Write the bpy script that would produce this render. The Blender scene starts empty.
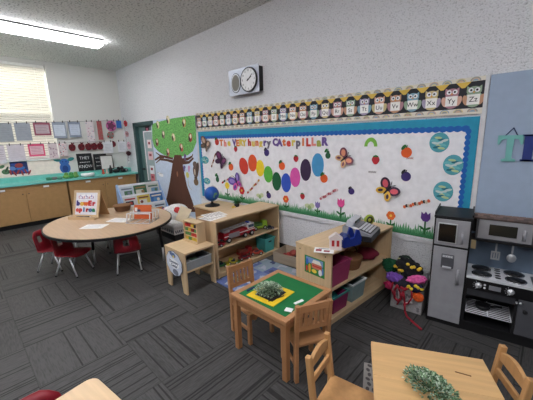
import bpy, bmesh, math, random
from mathutils import Matrix, Vector, Euler
PI = math.pi
R = math.radians
rnd = random.Random(7)
SC = bpy.context.scene
COL = SC.collection

# ------------------------------------------------------------------ camera
FPX = 296.8
CAM = Vector((0, 0, 1.7))
YAW, PIT, ROL = -0.764987, 0.208007, -0.027676
def basis():
    f = Vector((math.sin(YAW)*math.cos(PIT), math.cos(YAW)*math.cos(PIT), -math.sin(PIT)))
    r = Vector((math.cos(YAW), -math.sin(YAW), 0)); u = r.cross(f)
    return r*math.cos(ROL)+u*math.sin(ROL), u*math.cos(ROL)-r*math.sin(ROL), f
RX, UP, FW = basis()
cam_data = bpy.data.cameras.new('camera'); cam = bpy.data.objects.new('camera', cam_data); COL.objects.link(cam)
cam_data.sensor_width = 36; cam_data.lens = FPX/533*36; cam_data.clip_start = .02
mw = Matrix.Identity(4)
for i in range(3): mw[i][0], mw[i][1], mw[i][2], mw[i][3] = RX[i], UP[i], -FW[i], CAM[i]
cam.matrix_world = mw
SC.camera = cam
YW, XW, ZC = 3.28, -8.4, 3.475          # back wall, window wall, ceiling
def ray(px, py): return RX*((px-266.5)/FPX) + UP*((200-py)/FPX) + FW
def bw(px, py, Y=YW):                    # point of the back wall seen at a pixel: (x, z)
    d = ray(px, py); p = CAM + d*(Y/d.y); return p.x, p.z
def lw(px, py, X=XW):                    # point of the window wall: (y, z)
    d = ray(px, py); p = CAM + d*(X/d.x); return p.y, p.z

# ------------------------------------------------------------------ materials
def lin(c):
    out = []
    for v in c[:3]:
        v /= 255.0
        out.append(v/12.92 if v <= .04045 else ((v+.055)/1.055)**2.4)
    return (*out, 1)
MATS = {}
def _new(name):
    m = bpy.data.materials.new(name); m.use_nodes = True
    nt = m.node_tree; b = nt.nodes['Principled BSDF']; return m, nt, b
def mat(c, rough=.55, metal=0, kind=None, emit=0, spec=.4, var=.06):
    key = (tuple(c), rough, metal, kind, emit, spec)
    if key in MATS: return MATS[key]
    m, nt, b = _new('surface_%d' % len(MATS))
    L = nt.links.new; N = nt.nodes.new
    b.inputs['Roughness'].default_value = rough; b.inputs['Metallic'].default_value = metal
    b.inputs['Specular IOR Level'].default_value = spec
    tc = N('ShaderNodeTexCoord'); mp = N('ShaderNodeMapping'); nz = N('ShaderNodeTexNoise'); rp = N('ShaderNodeValToRGB')
    L(tc.outputs['Object'], mp.inputs[0]); L(mp.outputs[0], nz.inputs['Vector']); L(nz.outputs[0], rp.inputs[0])
    v = var; base = lin(c)
    nz.inputs['Scale'].default_value = 14
    if kind in ('woodx', 'woody', 'woodz'):
        ax = 'xyz'.index(kind[-1]); s = [26, 26, 26]; s[ax] = 1.6
        mp.inputs['Scale'].default_value = s; nz.inputs['Scale'].default_value = 1.6; nz.inputs['Detail'].default_value = 6; v = .09
    if kind == 'fabric':
        nz.inputs['Scale'].default_value = 60; v = .16; b.inputs['Roughness'].default_value = .95
    if kind == 'leaf':
        nz.inputs['Scale'].default_value = 40; v = .45
    rp.color_ramp.elements[0].position = .3; rp.color_ramp.elements[1].position = .7
    rp.color_ramp.elements[0].color = [x*(1-v) for x in base[:3]]+[1]
    rp.color_ramp.elements[1].color = [min(1, x*(1+v)) for x in base[:3]]+[1]
    L(rp.outputs[0], b.inputs['Base Color'])
    if emit:
        b.inputs['Emission Color'].default_value = base; b.inputs['Emission Strength'].default_value = emit
    if kind == 'clear':
        b.inputs['Alpha'].default_value = .45
    MATS[key] = m
    return m
MAPLE = mat((206, 178, 140), .45, kind='woody'); MAPLEX = mat((206, 178, 140), .45, kind='woodx'); MAPLEZ = mat((206, 178, 140), .45, kind='woodz')
OAK = mat((176, 128, 88), .42, kind='woodx'); OAKZ = mat((170, 122, 82), .42, kind='woodz')
PINE = mat((216, 166, 98), .38, kind='woodx'); PINEZ = mat((192, 146, 96), .42, kind='woodz')
CAB = mat((172, 134, 88), .5)
WHITE = mat((236, 236, 236), .5); PAPER = mat((232, 230, 226), .8); BLACK = mat((22, 22, 24), .5); RED = mat((196, 40, 40), .5)
CHROME = mat((222, 223, 226), .28, .5); STEEL = mat((158, 158, 162), .4, .15); DSTEEL = mat((84, 85, 90), .45, .15)
TEALC = mat((112, 192, 180), .45)

def stipple(name, c, scale, strength, speck):
    m, nt, b = _new(name); L = nt.links.new; N = nt.nodes.new
    tc = N('ShaderNodeTexCoord'); n1 = N('ShaderNodeTexNoise'); n1.inputs['Scale'].default_value = scale; n1.inputs['Detail'].default_value = 3
    L(tc.outputs['Object'], n1.inputs['Vector'])
    rp = N('ShaderNodeValToRGB'); rp.color_ramp.elements[0].position = .33; rp.color_ramp.elements[1].position = .46
    base = lin(c); rp.color_ramp.elements[0].color = [x*(1-speck) for x in base[:3]]+[1]; rp.color_ramp.elements[1].color = base
    L(n1.outputs[0], rp.inputs[0]); L(rp.outputs[0], b.inputs['Base Color'])
    bp_ = N('ShaderNodeBump'); bp_.inputs['Strength'].default_value = strength; bp_.inputs['Distance'].default_value = .02
    L(n1.outputs[0], bp_.inputs['Height']); L(bp_.outputs[0], b.inputs['Normal'])
    b.inputs['Roughness'].default_value = .85; b.inputs['Specular IOR Level'].default_value = .25
    return m
M_BACK = stipple('stippled_white_plaster', (234, 234, 237), 72, .9, .3)
M_LEFT = stipple('fine_white_plaster', (218, 217, 212), 90, .2, .05)
M_CEIL = stipple('popcorn_ceiling', (226, 226, 223), 36, 1.0, .6)

def carpet():
    m, nt, b = _new('carpet_tiles'); L = nt.links.new; N = nt.nodes.new
    def mth(op, a, c=None, d=None):
        n = N('ShaderNodeMath'); n.operation = op
        for i, v in enumerate((a, c, d)):
            if v is None: continue
            if isinstance(v, (int, float)): n.inputs[i].default_value = v
            else: L(v, n.inputs[i])
        return n.outputs[0]
    tc = N('ShaderNodeTexCoord'); sp = N('ShaderNodeSeparateXYZ'); L(tc.outputs['Object'], sp.inputs[0])
    u = mth('DIVIDE', mth('ADD', sp.outputs[0], 2.445), .613); v = mth('DIVIDE', mth('SUBTRACT', sp.outputs[1], .155), .613)
    iu = mth('FLOOR', u); iv = mth('FLOOR', v); fu = mth('SUBTRACT', u, iu); fv = mth('SUBTRACT', v, iv)
    par = mth('FLOORED_MODULO', mth('ADD', iu, iv), 2)
    def mix(a, c): return mth('ADD', mth('MULTIPLY', c, par), mth('MULTIPLY', a, mth('SUBTRACT', 1, par)))
    s = mix(fu, fv); t = mix(fv, fu)                    # across and along the stripes
    tid = mth('ADD', mth('MULTIPLY', iu, 13.7), mth('MULTIPLY', iv, 7.31))
    def comb(x, y, z):
        n = N('ShaderNodeCombineXYZ')
        for i, q in enumerate((x, y, z)):
            if isinstance(q, (int, float)): n.inputs[i].default_value = q
            else: L(q, n.inputs[i])
        return n.outputs[0]
    wn = N('ShaderNodeTexWhiteNoise'); wn.noise_dimensions = '2D'
    L(comb(mth('FLOOR', mth('MULTIPLY', s, 52)), tid, 0), wn.inputs['Vector'])
    groove = mth('GREATER_THAN', wn.outputs['Value'], .89)
    wn2 = N('ShaderNodeTexWhiteNoise'); wn2.noise_dimensions = '2D'
    L(comb(mth('FLOOR', mth('MULTIPLY', s, 70)), tid, 0), wn2.inputs['Vector'])
    gr = N('ShaderNodeTexNoise'); gr.inputs['Scale'].default_value = 1; gr.inputs['Detail'].default_value = 3
    L(comb(mth('MULTIPLY', s, 70), mth('MULTIPLY', t, 8), tid), gr.inputs['Vector'])
    e = mth('MINIMUM', mth('MINIMUM', fu, mth('SUBTRACT', 1, fu)), mth('MINIMUM', fv, mth('SUBTRACT', 1, fv)))
    seam = mth('LESS_THAN', e, .008)
    bp1 = N('ShaderNodeTexWhiteNoise'); bp1.noise_dimensions = '1D'; L(tid, bp1.inputs['W'])
    val = mth('ADD', .8, mth('MULTIPLY', wn2.outputs['Value'], .14))
    val = mth('MULTIPLY', val, mth('ADD', .2, mth('MULTIPLY', gr.outputs[0], 1.55)))
    val = mth('MULTIPLY', val, mth('ADD', .9, mth('MULTIPLY', bp1.outputs['Value'], .2)))
    val = mth('MULTIPLY', val, mth('SUBTRACT', 1, mth('MULTIPLY', groove, .74)))
    val = mth('MULTIPLY', val, mth('SUBTRACT', 1, mth('MULTIPLY', seam, .35)))
    mx = N('ShaderNodeMix'); mx.data_type = 'RGBA'
    mx.inputs['A'].default_value = (0, 0, 0, 1); mx.inputs['B'].default_value = (.069, .067, .066, 1)
    L(val, mx.inputs['Factor']); L(mx.outputs['Result'], b.inputs['Base Color'])
    b.inputs['Roughness'].default_value = .62; b.inputs['Specular IOR Level'].default_value = .35
    bm_ = N('ShaderNodeBump'); bm_.inputs['Strength'].default_value = .4; bm_.inputs['Distance'].default_value = .004
    L(val, bm_.inputs['Height']); L(bm_.outputs[0], b.inputs['Normal'])
    return m

def rug_mat():
    m, nt, b = _new('patchwork_rug'); L = nt.links.new; N = nt.nodes.new
    tc = N('ShaderNodeTexCoord'); mp = N('ShaderNodeMapping'); mp.inputs['Scale'].default_value = (5.2, 5.2, 0)
    L(tc.outputs['Object'], mp.inputs[0])
    fl = N('ShaderNodeVectorMath'); fl.operation = 'FLOOR'; L(mp.outputs[0], fl.inputs[0])
    fr = N('ShaderNodeVectorMath'); fr.operation = 'FRACTION'; L(mp.outputs[0], fr.inputs[0])
    wn = N('ShaderNodeTexWhiteNoise'); wn.noise_dimensions = '2D'; L(fl.outputs[0], wn.inputs['Vector'])
    rp = N('ShaderNodeValToRGB'); rp.color_ramp.interpolation = 'CONSTANT'
    cols = [(96, 112, 160), (130, 146, 184), (104, 122, 170), (112, 56, 76), (138, 156, 168), (84, 98, 150), (112, 130, 176), (140, 150, 120), (90, 106, 156), (150, 160, 184)]
    while len(rp.color_ramp.elements) < len(cols): rp.color_ramp.elements.new(.5)
    for i, c in enumerate(cols):
        rp.color_ramp.elements[i].position = i/len(cols); rp.color_ramp.elements[i].color = lin(c)
    L(wn.outputs['Value'], rp.inputs[0])
    ds = N('ShaderNodeVectorMath'); ds.operation = 'DISTANCE'; L(fr.outputs[0], ds.inputs[0]); ds.inputs[1].default_value = (.5, .5, 0)
    nz = N('ShaderNodeTexNoise'); nz.inputs['Scale'].default_value = 3.1; L(mp.outputs[0], nz.inputs['Vector'])
    ad = N('ShaderNodeMath'); ad.operation = 'ADD'; L(ds.outputs['Value'], ad.inputs[0]); L(nz.outputs[0], ad.inputs[1])
    lt = N('ShaderNodeMath'); lt.operation = 'LESS_THAN'; L(ad.outputs[0], lt.inputs[0]); lt.inputs[1].default_value = .72
    mx = N('ShaderNodeMix'); mx.data_type = 'RGBA'; L(lt.outputs[0], mx.inputs['Factor']); L(rp.outputs[0], mx.inputs['A'])
    rp2 = N('ShaderNodeValToRGB'); rp2.color_ramp.interpolation = 'CONSTANT'
    for i, c in enumerate([(170, 174, 190), (70, 80, 116)]): rp2.color_ramp.elements[i].color = lin(c); rp2.color_ramp.elements[i].position = i*.5
    L(wn.outputs['Color'], rp2.inputs[0]); L(rp2.outputs[0], mx.inputs['B'])
    L(mx.outputs['Result'], b.inputs['Base Color']); b.inputs['Roughness'].default_value = .95
    return m

# ------------------------------------------------------------------ mesh builder
class MB:
    def __init__(s, m=None): s.bm = bmesh.new(); s.mats = []; s.i = 0; (s.use(m) if m else None)
    def use(s, m):
        if m not in s.mats: s.mats.append(m)
        s.i = s.mats.index(m); return s
    def add(s, b2, M=None, smooth=False):
        if M is not None: b2.transform(M)
        bmesh.ops.recalc_face_normals(b2, faces=b2.faces)
        for f in b2.faces: f.material_index = s.i; f.smooth = smooth
        me = bpy.data.meshes.new('t'); b2.to_mesh(me); b2.free(); s.bm.from_mesh(me); bpy.data.meshes.remove(me); return s
    def box(s, c, d, rot=None, bev=0, M=None):
        b = bmesh.new(); bmesh.ops.create_cube(b, size=1)
        for v in b.verts: v.co = Vector((v.co.x*d[0], v.co.y*d[1], v.co.z*d[2]))
        if bev: bmesh.ops.bevel(b, geom=list(b.edges), offset=bev, segments=2, affect='EDGES', profile=.6)
        T = Matrix.Translation(c)
        if rot is not None: T = T @ (Euler(rot).to_matrix().to_4x4())
        if M is not None: T = M @ T
        return s.add(b, T)
    def bb(s, x0, x1, y0, y1, z0, z1, bev=0): return s.box(((x0+x1)/2, (y0+y1)/2, (z0+z1)/2), (abs(x1-x0), abs(y1-y0), abs(z1-z0)), None, bev)
    def cyl(s, p0, p1, r0, r1=None, n=12, smooth=True):
        p0, p1 = Vector(p0), Vector(p1); r1 = r0 if r1 is None else r1; d = p1-p0
        b = bmesh.new(); bmesh.ops.create_cone(b, cap_ends=True, segments=n, radius1=r0, radius2=r1, depth=d.length)
        q = d.to_track_quat('Z', 'Y').to_matrix().to_4x4()
        s.add(b, Matrix.Translation((p0+p1)/2) @ q, smooth); return s
    def bar(s, p0, p1, w, h, up='Y'):                       # square bar between two points
        p0, p1 = Vector(p0), Vector(p1); d = p1-p0
        b = bmesh.new(); bmesh.ops.create_cube(b, size=1)
        for v in b.verts: v.co = Vector((v.co.x*w, v.co.y*h, v.co.z*d.length))
        bmesh.ops.bevel(b, geom=list(b.edges), offset=min(w, h)*.12, segments=1, affect='EDGES')
        return s.add(b, Matrix.Translation((p0+p1)/2) @ d.to_track_quat('Z', up).to_matrix().to_4x4())
    def tube(s, pts, r, n=8):
        for a, c in zip(pts, pts[1:]): s.cyl(a, c, r, n=n)
        for p in pts[1:-1]: s.ball(p, (r, r, r), 8, 6)
        return s
    def ball(s, c, r, u=16, v=10, rot=None, noise=0, seed=0):
        b = bmesh.new(); bmesh.ops.create_uvsphere(b, u_segments=u, v_segments=v, radius=1)
        if noise:
            rr = random.Random(seed); ph = [(rr.uniform(2, 6), rr.uniform(2, 6), rr.uniform(2, 6), rr.uniform(0, 6)) for _ in range(5)]
            for w in b.verts:
                k = sum(math.sin(a*w.co.x+e*w.co.y+f*w.co.z+g) for a, e, f, g in ph)/5
                w.co *= 1+noise*k
        T = Matrix.Translation(c)
        if rot is not None: T = T @ Euler(rot).to_matrix().to_4x4()
        return s.add(b, T @ Matrix.Diagonal((*r, 1)), True)
    def prism(s, pts, t, M=None, z0=0, smooth=False):       # outline in xy, thickness t along z
        b = bmesh.new(); vs = [b.verts.new((p[0], p[1], z0)) for p in pts]; f = b.faces.new(vs)
        r = bmesh.ops.extrude_face_region(b, geom=[f])
        for v in r['geom']:
            if isinstance(v, bmesh.types.BMVert): v.co.z += t
        if len(pts) > 4: bmesh.ops.triangulate(b, faces=[q for q in b.faces if len(q.verts) > 4])
        return s.add(b, M)
    def ell(s, cx, cy, rx, ry, t, z0=0, rot=0, n=24, M=None):
        c, q = math.cos(rot), math.sin(rot)
        return s.prism([(cx+rx*math.cos(a)*c-ry*math.sin(a)*q, cy+rx*math.cos(a)*q+ry*math.sin(a)*c) for a in [2*PI*i/n for i in range(n)]], t, M, z0)
    def lathe(s, prof, c=(0, 0, 0), n=20):
        b = bmesh.new(); rings = []
        for r, z in prof: rings.append([b.verts.new((r*math.cos(2*PI*i/n), r*math.sin(2*PI*i/n), z)) for i in range(n)])
        for A, B in zip(rings, rings[1:]):
            for i in range(n): b.faces.new((A[i], A[(i+1) % n], B[(i+1) % n], B[i]))
        for q in (rings[0], rings[-1]):
            b.faces.new(q)
        return s.add(b, Matrix.Translation(c), True)
    def leaf(s, p, d, L, w):                                # a small bent leaf
        d = Vector(d).normalized(); sd = d.cross(Vector((0, 0, 1)))
        if sd.length < .01: sd = Vector((1, 0, 0))
        sd.normalize(); nn = sd.cross(d); p = Vector(p)
        a = [p, p+d*L*.45+sd*w+nn*w*.4, p+d*L-nn*w*.3, p+d*L*.45-sd*w+nn*w*.4, p+d*L*.5]
        v = [s.bm.verts.new(x) for x in a]
        for t in ((0, 1, 4), (1, 2, 4), (2, 3, 4), (3, 0, 4)):
            f = s.bm.faces.new([v[k] for k in t]); f.material_index = s.i
        return s
    def build(s, name, parent=None, loc=None, rot=None):
        me = bpy.data.meshes.new(name); s.bm.to_mesh(me); s.bm.free()
        for m in s.mats: me.materials.append(m)
        o = bpy.data.objects.new(name, me); COL.objects.link(o)
        if parent: o.parent = parent
        if loc is not None: o.location = loc
        if rot is not None: o.rotation_euler = rot
        return o
def tag(o, label, cat, group=None, kind=None):
    o['label'] = label; o['category'] = cat
    if group: o['group'] = group
    if kind: o['kind'] = kind
    return o
def thing(name, label, cat, loc=(0, 0, 0), rot=0, group=None):
    o = bpy.data.objects.new(name, None); COL.objects.link(o); o.empty_display_size = .05
    o.location = loc; o.rotation_euler = rot if isinstance(rot, tuple) else (0, 0, rot)
    return tag(o, label, cat, group)
def one(name, mb, label, cat, loc=(0, 0, 0), rot=0, group=None):
    return tag(mb.build(name, None, loc, rot if isinstance(rot, tuple) else (0, 0, rot)), label, cat, group)
def struct(name, mb, parent=None):
    o = mb.build(name, parent)
    if not parent: o['kind'] = 'structure'
    return o
def copy_tree(src, loc, rot, label, group=None):
    c = src.copy(); COL.objects.link(c); c.location = loc; c.rotation_euler = (0, 0, rot); c['label'] = label
    if group: c['group'] = group
    for ch in list(src.children):
        k = ch.copy(); COL.objects.link(k); k.parent = c
        for g in list(ch.children):
            q = g.copy(); COL.objects.link(q); q.parent = k
    return c
def text(mb, s, size, t=.002, cx=0, cy=0, z0=0, M=None, align='CENTER', shear=0, sx=1, bold=0):
    cu = bpy.data.curves.new('txt', 'FONT'); cu.body = s; cu.size = size; cu.extrude = t/2; cu.align_x = align; cu.align_y = 'CENTER'; cu.shear = shear; cu.resolution_u = 3; cu.offset = bold
    o = bpy.data.objects.new('txt', cu); COL.objects.link(o); bpy.context.view_layer.update()
    me = bpy.data.meshes.new_from_object(o.evaluated_get(bpy.context.evaluated_depsgraph_get()))
    bpy.data.objects.remove(o); bpy.data.curves.remove(cu)
    b = bmesh.new(); b.from_mesh(me); bpy.data.meshes.remove(me)
    T = Matrix.Translation((cx, cy, z0+t/2)) @ Matrix.Diagonal((sx, 1, 1, 1))
    if M is not None: T = M @ T
    mb.add(b, T); return mb
BACK, LEFT = (PI/2, 0, 0), (PI/2, 0, PI/2)     # local x right, y up, z out of the wall
def onback(x, z, off=.002): return (x, YW-off, z)
def onleft(y, z, off=.002): return (XW+off, y, z)
def rect(w, h): return [(-w/2, -h/2), (w/2, -h/2), (w/2, h/2), (-w/2, h/2)]
# ------------------------------------------------------------------ the room
X0, X1, Y0 = XW, 2.6, -4.6
WY0, WY1, WZ0, WZ1 = -1.6, 1.755, 1.36, 3.39
struct('floor', MB(carpet()).bb(X0-.15, X1+.15, Y0-.15, YW+.15, -.1, 0))
struct('ceiling', MB(M_CEIL).bb(X0-.15, X1+.15, Y0-.15, YW+.15, ZC, ZC+.1))
DX0, DX1, DZ = -7.69, -6.62, 2.14              # doorway in the back wall
m = MB(M_BACK); m.bb(X0-.15, DX0, YW, YW+.15, 0, ZC); m.bb(DX1, X1+.15, YW, YW+.15, 0, ZC); m.bb(DX0, DX1, YW, YW+.15, DZ, ZC)
struct('wall_back', m)
m = MB(M_LEFT); m.bb(X0-.15, X0, Y0, WY0, 0, ZC); m.bb(X0-.15, X0, WY1, YW, 0, ZC); m.bb(X0-.15, X0, WY0, WY1, 0, WZ0); m.bb(X0-.15, X0, WY0, WY1, WZ1, ZC)
struct('wall_left', m)
M_FAR = stipple('low_bounce_grey_plaster', (128, 128, 132), 60, .3, .05)  # darker grey chosen for the unseen walls, to weaken light bounced from the camera side
struct('wall_right', MB(M_FAR).bb(X1, X1+.15, Y0, YW, 0, ZC))
struct('wall_front', MB(M_FAR).bb(X0, X1, Y0-.15, Y0, 0, ZC))
struct('baseboard_back', MB(BLACK).bb(-6.5, X1, YW-.012, YW, 0, .1))
# door frame and leaf
TEAL_P = mat((92, 124, 122), .45); TEAL_D = mat((58, 86, 86), .45); GLASSW = mat((168, 186, 190), .2)
m = MB(TEAL_D); m.bb(DX0, DX0+.13, YW-.03, YW+.15, 0, DZ); m.bb(DX0, DX1, YW-.03, YW+.15, DZ-.09, DZ); m.bb(DX1-.06, DX1, YW-.0, YW+.15, 0, DZ-.09)
d = struct('door_1', m)
struct('door_leaf', MB(TEAL_P).bb(DX0+.13, DX1-.06, YW+.05, YW+.1, .01, DZ-.09), d)
struct('door_pane', MB(GLASSW).bb(DX0+.42, DX1-.18, YW+.042, YW+.05, .75, 1.9), d)
struct('pane_frame', MB(WHITE).bb(DX0+.38, DX0+.42, YW+.04, YW+.052, .72, 1.93).bb(DX0+.38, DX1-.14, YW+.04, YW+.052, 1.9, 1.93), d)
struct('door_handle', MB(BLACK).cyl((DX0+.24, YW+.05, 1.0), (DX0+.24, YW-.0, 1.0), .025).bb(DX0+.2, DX0+.36, YW-.01, YW+.01, .985, 1.015), d)
one('door_poster', MB(mat((60, 40, 50), .7)).box((DX0+.62, YW+.045, 1.96), (.2, .006, .14)).use(mat((170, 90, 110), .7)).box((DX0+.62, YW+.041, 1.96), (.1, .006, .07)), 'small dark poster at the top of the teal door', 'poster')
for k, (z, w) in enumerate([(1.62, .2), (1.34, .24), (1.0, .22), (.8, .2)]):
    mm = MB(mat([(236, 220, 220), (226, 190, 196), (232, 236, 240), (206, 120, 130)][k], .8)).box((DX0+.66, YW+.0385, z), (w, .004, .2))
    mm.use(mat((150, 70, 80), .8)).box((DX0+.66, YW+.036, z+.02), (w*.5, .004, .06))
    one('door_picture', mm, ['pinkish white child drawing taped highest on the door pane', 'pink drawing taped second on the door pane', 'pale blue drawing taped third on the door pane', 'rose drawing taped lowest on the door pane'][k], 'drawing', group='drawings taped to the door')
# window with frame, pane, blind
WB = mat((240, 240, 236), .5)
m = MB(WB)
for y in (WY0, (WY0+WY1)/2, WY1): m.bb(X0-.13, X0-.08, y-.03, y+.03, WZ0, WZ1)
for z in (WZ0+.02, WZ1-.02, (WZ0+WZ1)/2): m.bb(X0-.13, X0-.08, WY0, WY1, z-.02, z+.02)
w1 = struct('window_1', m)
gm, nt, b = _new('window_glass'); tr = nt.nodes.new('ShaderNodeBsdfTransparent'); gl = nt.nodes.new('ShaderNodeBsdfGlossy'); gl.inputs['Roughness'].default_value = .02
mx = nt.nodes.new('ShaderNodeMixShader'); mx.inputs[0].default_value = .06; nt.links.new(tr.outputs[0], mx.inputs[1]); nt.links.new(gl.outputs[0], mx.inputs[2]); nt.links.new(mx.outputs[0], nt.nodes['Material Output'].inputs[0])
struct('window_pane', MB(gm).bb(X0-.112, X0-.108, WY0, WY1, WZ0, WZ1), w1)
struct('window_sill', MB(WB).bb(X0-.1, X0+.03, WY0, WY1, WZ0-.03, WZ0), w1)
sm, nt, b = _new('blind_slats'); df = nt.nodes.new('ShaderNodeBsdfDiffuse'); tl = nt.nodes.new('ShaderNodeBsdfTranslucent'); mx = nt.nodes.new('ShaderNodeMixShader')
df.inputs[0].default_value = lin((236, 234, 226)); tl.inputs[0].default_value = lin((238, 236, 228)); mx.inputs[0].default_value = .35
nt.links.new(df.outputs[0], mx.inputs[1]); nt.links.new(tl.outputs[0], mx.inputs[2]); nt.links.new(mx.outputs[0], nt.nodes['Material Output'].inputs[0])
bl = thing('window_blind', 'closed white horizontal slat blind covering the window', 'blind', (X0-.03, 0, 0))
MB(WB).bb(-.025, .03, WY0+.02, WY1-.025, WZ1-.06, WZ1-.005).build('headrail', bl)
m = MB(sm); z = WZ1-.075
while z > WZ0+.06:
    m.box((0, (WY0+WY1)/2, z), (.003, WY1-WY0-.05, .044), (0, R(20), 0)); z -= .053
m.build('slats', bl)
MB(WB).bb(-.015, .02, WY0+.02, WY1-.025, WZ0+.015, WZ0+.045).build('bottom_rail', bl)
for y in (WY0+.3, -.3, .5, WY1-.2): MB(WB).cyl((.028, y, WZ0+.03), (.028, y, WZ1-.05), .003, n=6).build('ladder_cord', bl)
# ceiling lamps
DIFF = mat((250, 250, 255), .4, emit=14); TRIM = mat((60, 60, 62), .5)
lab = ['long white fluorescent ceiling lamp in view above the counter']
def lamp(x, y0, y1, label):
    t = thing('ceiling_lamp', label, 'ceiling lamp', (x, (y0+y1)/2, ZC), 0, 'fluorescent ceiling lamps')
    L_ = (y1-y0)
    MB(TRIM).bb(-.16, .16, -L_/2, L_/2, -.022, 0).build('housing', t)
    MB(DIFF).box((0, 0, -.061), (.28, L_-.02, .078), None, .02).build('diffuser', t)
    return t
first = lamp(-6.16, -.25, 2.2, lab[0])
for x, y in ((-6.16, -2.6), (-2.5, -2.6), (-2.5, .3), (.6, -2.6), (.6, .3)):
    copy_tree(first, (x, y, ZC), 0, 'fluorescent ceiling lamp outside the picture, nearer the camera')
# blue panel on the right of the board
BLUE = mat((158, 174, 196), .8, var=.03)
one('wall_panel', MB(BLUE).bb(-.452, 1.9, YW-.016, YW-.001, .1, 2.168, .004), 'pale blue panel covering the wall behind the play kitchen', 'wall panel')
# ------------------------------------------------------------------ counter along the window wall
XC = -7.72
def cabinet(y0, y1, label):
    t = thing('base_cabinet', label, 'cabinet', (XC, (y0+y1)/2, 0), 0, 'wooden base cabinets under the teal counter'); w = y1-y0
    m = MB(CAB); m.bb(-.6, -.02, -w/2, w/2, .1, .868); m.use(BLACK).bb(-.56, -.08, -w/2, w/2, 0, .1); m.build('body', t)
    MB(CAB).bb(-.02, -.003, -w/2+.006, w/2-.006, .785, .862).build('drawer_front', t)
    for s in (-1, 1):
        d = MB(CAB).bb(-.02, 0, min(s*.004, s*(w/2-.008)), max(s*.004, s*(w/2-.008)), .105, .775, .003).build('door', t)
        MB(mat((120, 100, 80), .4, .5)).cyl((0, s*.05, .7), (.018, s*.05, .7), .012).build('knob', d)
        MB(WHITE).bb(0, .002, s*.36-.05, s*.36+.05, .79, .83).build('paper_label', t)
    return t
cabinet(.185, 1.66, 'wooden base cabinet at the left edge of the photo, under the window')
cabinet(1.69, 3.2, 'wooden base cabinet in the corner, behind the table easel')
cabinet(-1.32, .155, 'wooden base cabinet left of the picture edge')
ct = MB(TEALC).bb(XW+.001, XC+.03, -1.4, YW-.002, .87, .91, .006)
ct.use(TEALC).bb(XW+.001, XW+.22, -1.4, YW-.002, .91, 1.005)
one('backing_paper', MB(mat((244, 226, 214), .85)).bb(XW+.0005, XW+.003, -1.4, 1.74, 1.01, 1.325), 'pale peach paper on the wall between the counter and the window', 'paper')
one('countertop', ct, 'teal laminate countertop running along the window wall', 'countertop')

# ------------------------------------------------------------------ tables
LAM = mat((190, 160, 128), .32, kind='woodx'); LAMP = mat((210, 180, 142), .32, kind='woodx')
t = thing('activity_table', 'large oval wood-grain table with black edge, red chairs tucked under it', 'table', (-4.55, 1.45, 0))
def oval(a, b, n=64): return [(a*math.cos(2*PI*i/n), b*math.sin(2*PI*i/n)) for i in range(n)]
MB(LAM).prism(oval(.915, .805), .004, None, .579).build('tabletop', t)
MB(BLACK).prism(oval(.93, .82), .03, None, .549).build('edge_band', t)
for x, y in ((-.02, -.28), (.66, .42), (-.5, .52), (-.62, -.35)):
    l = MB(BLACK).cyl((x*.97, y*.97, .55), (x, y, .2), .02).build('leg', t)
    MB(CHROME).cyl((x, y, .2), (x, y, 0), .014).build('leg_extension', l)
def low_table(t, top, w, d, h, legm, th=.028, ap=.07, inset=.03, lw_=.045):
    for sx in (-1, 1):
        for sy in (-1, 1):
            MB(legm).bb(sx*(w/2-inset)-sx*lw_, sx*(w/2-inset), sy*(d/2-inset)-sy*lw_, sy*(d/2-inset), 0, h-th, .004).build('leg', t)
    m = MB(legm)
    for s in (-1, 1):
        m.box((0, s*(d/2-inset-.02), h-th-ap/2), (w-2*inset-.08, .02, ap)); m.box((s*(w/2-inset-.02), 0, h-th-ap/2), (.02, d-2*inset-.08, ap))
    m.build('apron', t)
# green felt table
t = thing('game_table', 'square wooden table with green top beside the bookcase', 'table', (-1.432, 1.634, 0), 0)
m = MB(OAK)
for s in (-1, 1): m.bb(-.29, .29, s*.29, s*.242, .46, .492, .006); m.bb(s*.29, s*.242, -.243, .243, .46, .492, .006)
m.build('rim', t)
MB(mat((14, 108, 56), .6)).bb(-.243, .243, -.243, .243, .462, .488).build('tabletop', t)
low_table(t, None, .575, .575, .488, OAKZ, .028, .06, .012, .042)
# light wood table near the camera
ang = math.atan2(.253, .506); ux = Vector((math.cos(ang), math.sin(ang), 0)); uy = Vector((-math.sin(ang), math.cos(ang), 0))
A_ = Vector((-.645, 1.54, 0)); W_, D_ = .572, 1.05; c = A_+ux*W_/2-uy*D_/2
PT = thing('wooden_table', 'honey-coloured wooden table in the lower right with a potted plant', 'table', (c.x, c.y, 0), ang)
PM = MB(mat((208, 168, 116), .35, kind='woodx'))
for k in range(4): PM.bb(-W_/2+.0, W_/2, D_/2-.2625*k, D_/2-.2625*(k+1)+.001, .462, .492, .002)
PM.build('tabletop', PT)
for y in (-.25, .25):
    l = MB(PINEZ).bb(-.04, .04, y-.04, y+.04, .04, .462).build('pedestal', PT)
    MB(PINEZ).bb(-.2, .2, y-.03, y+.03, 0, .04).build('foot', l)
def ptab(x, y): return (c.x+ux.x*x+uy.x*y, c.y+ux.y*x+uy.y*y)
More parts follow.
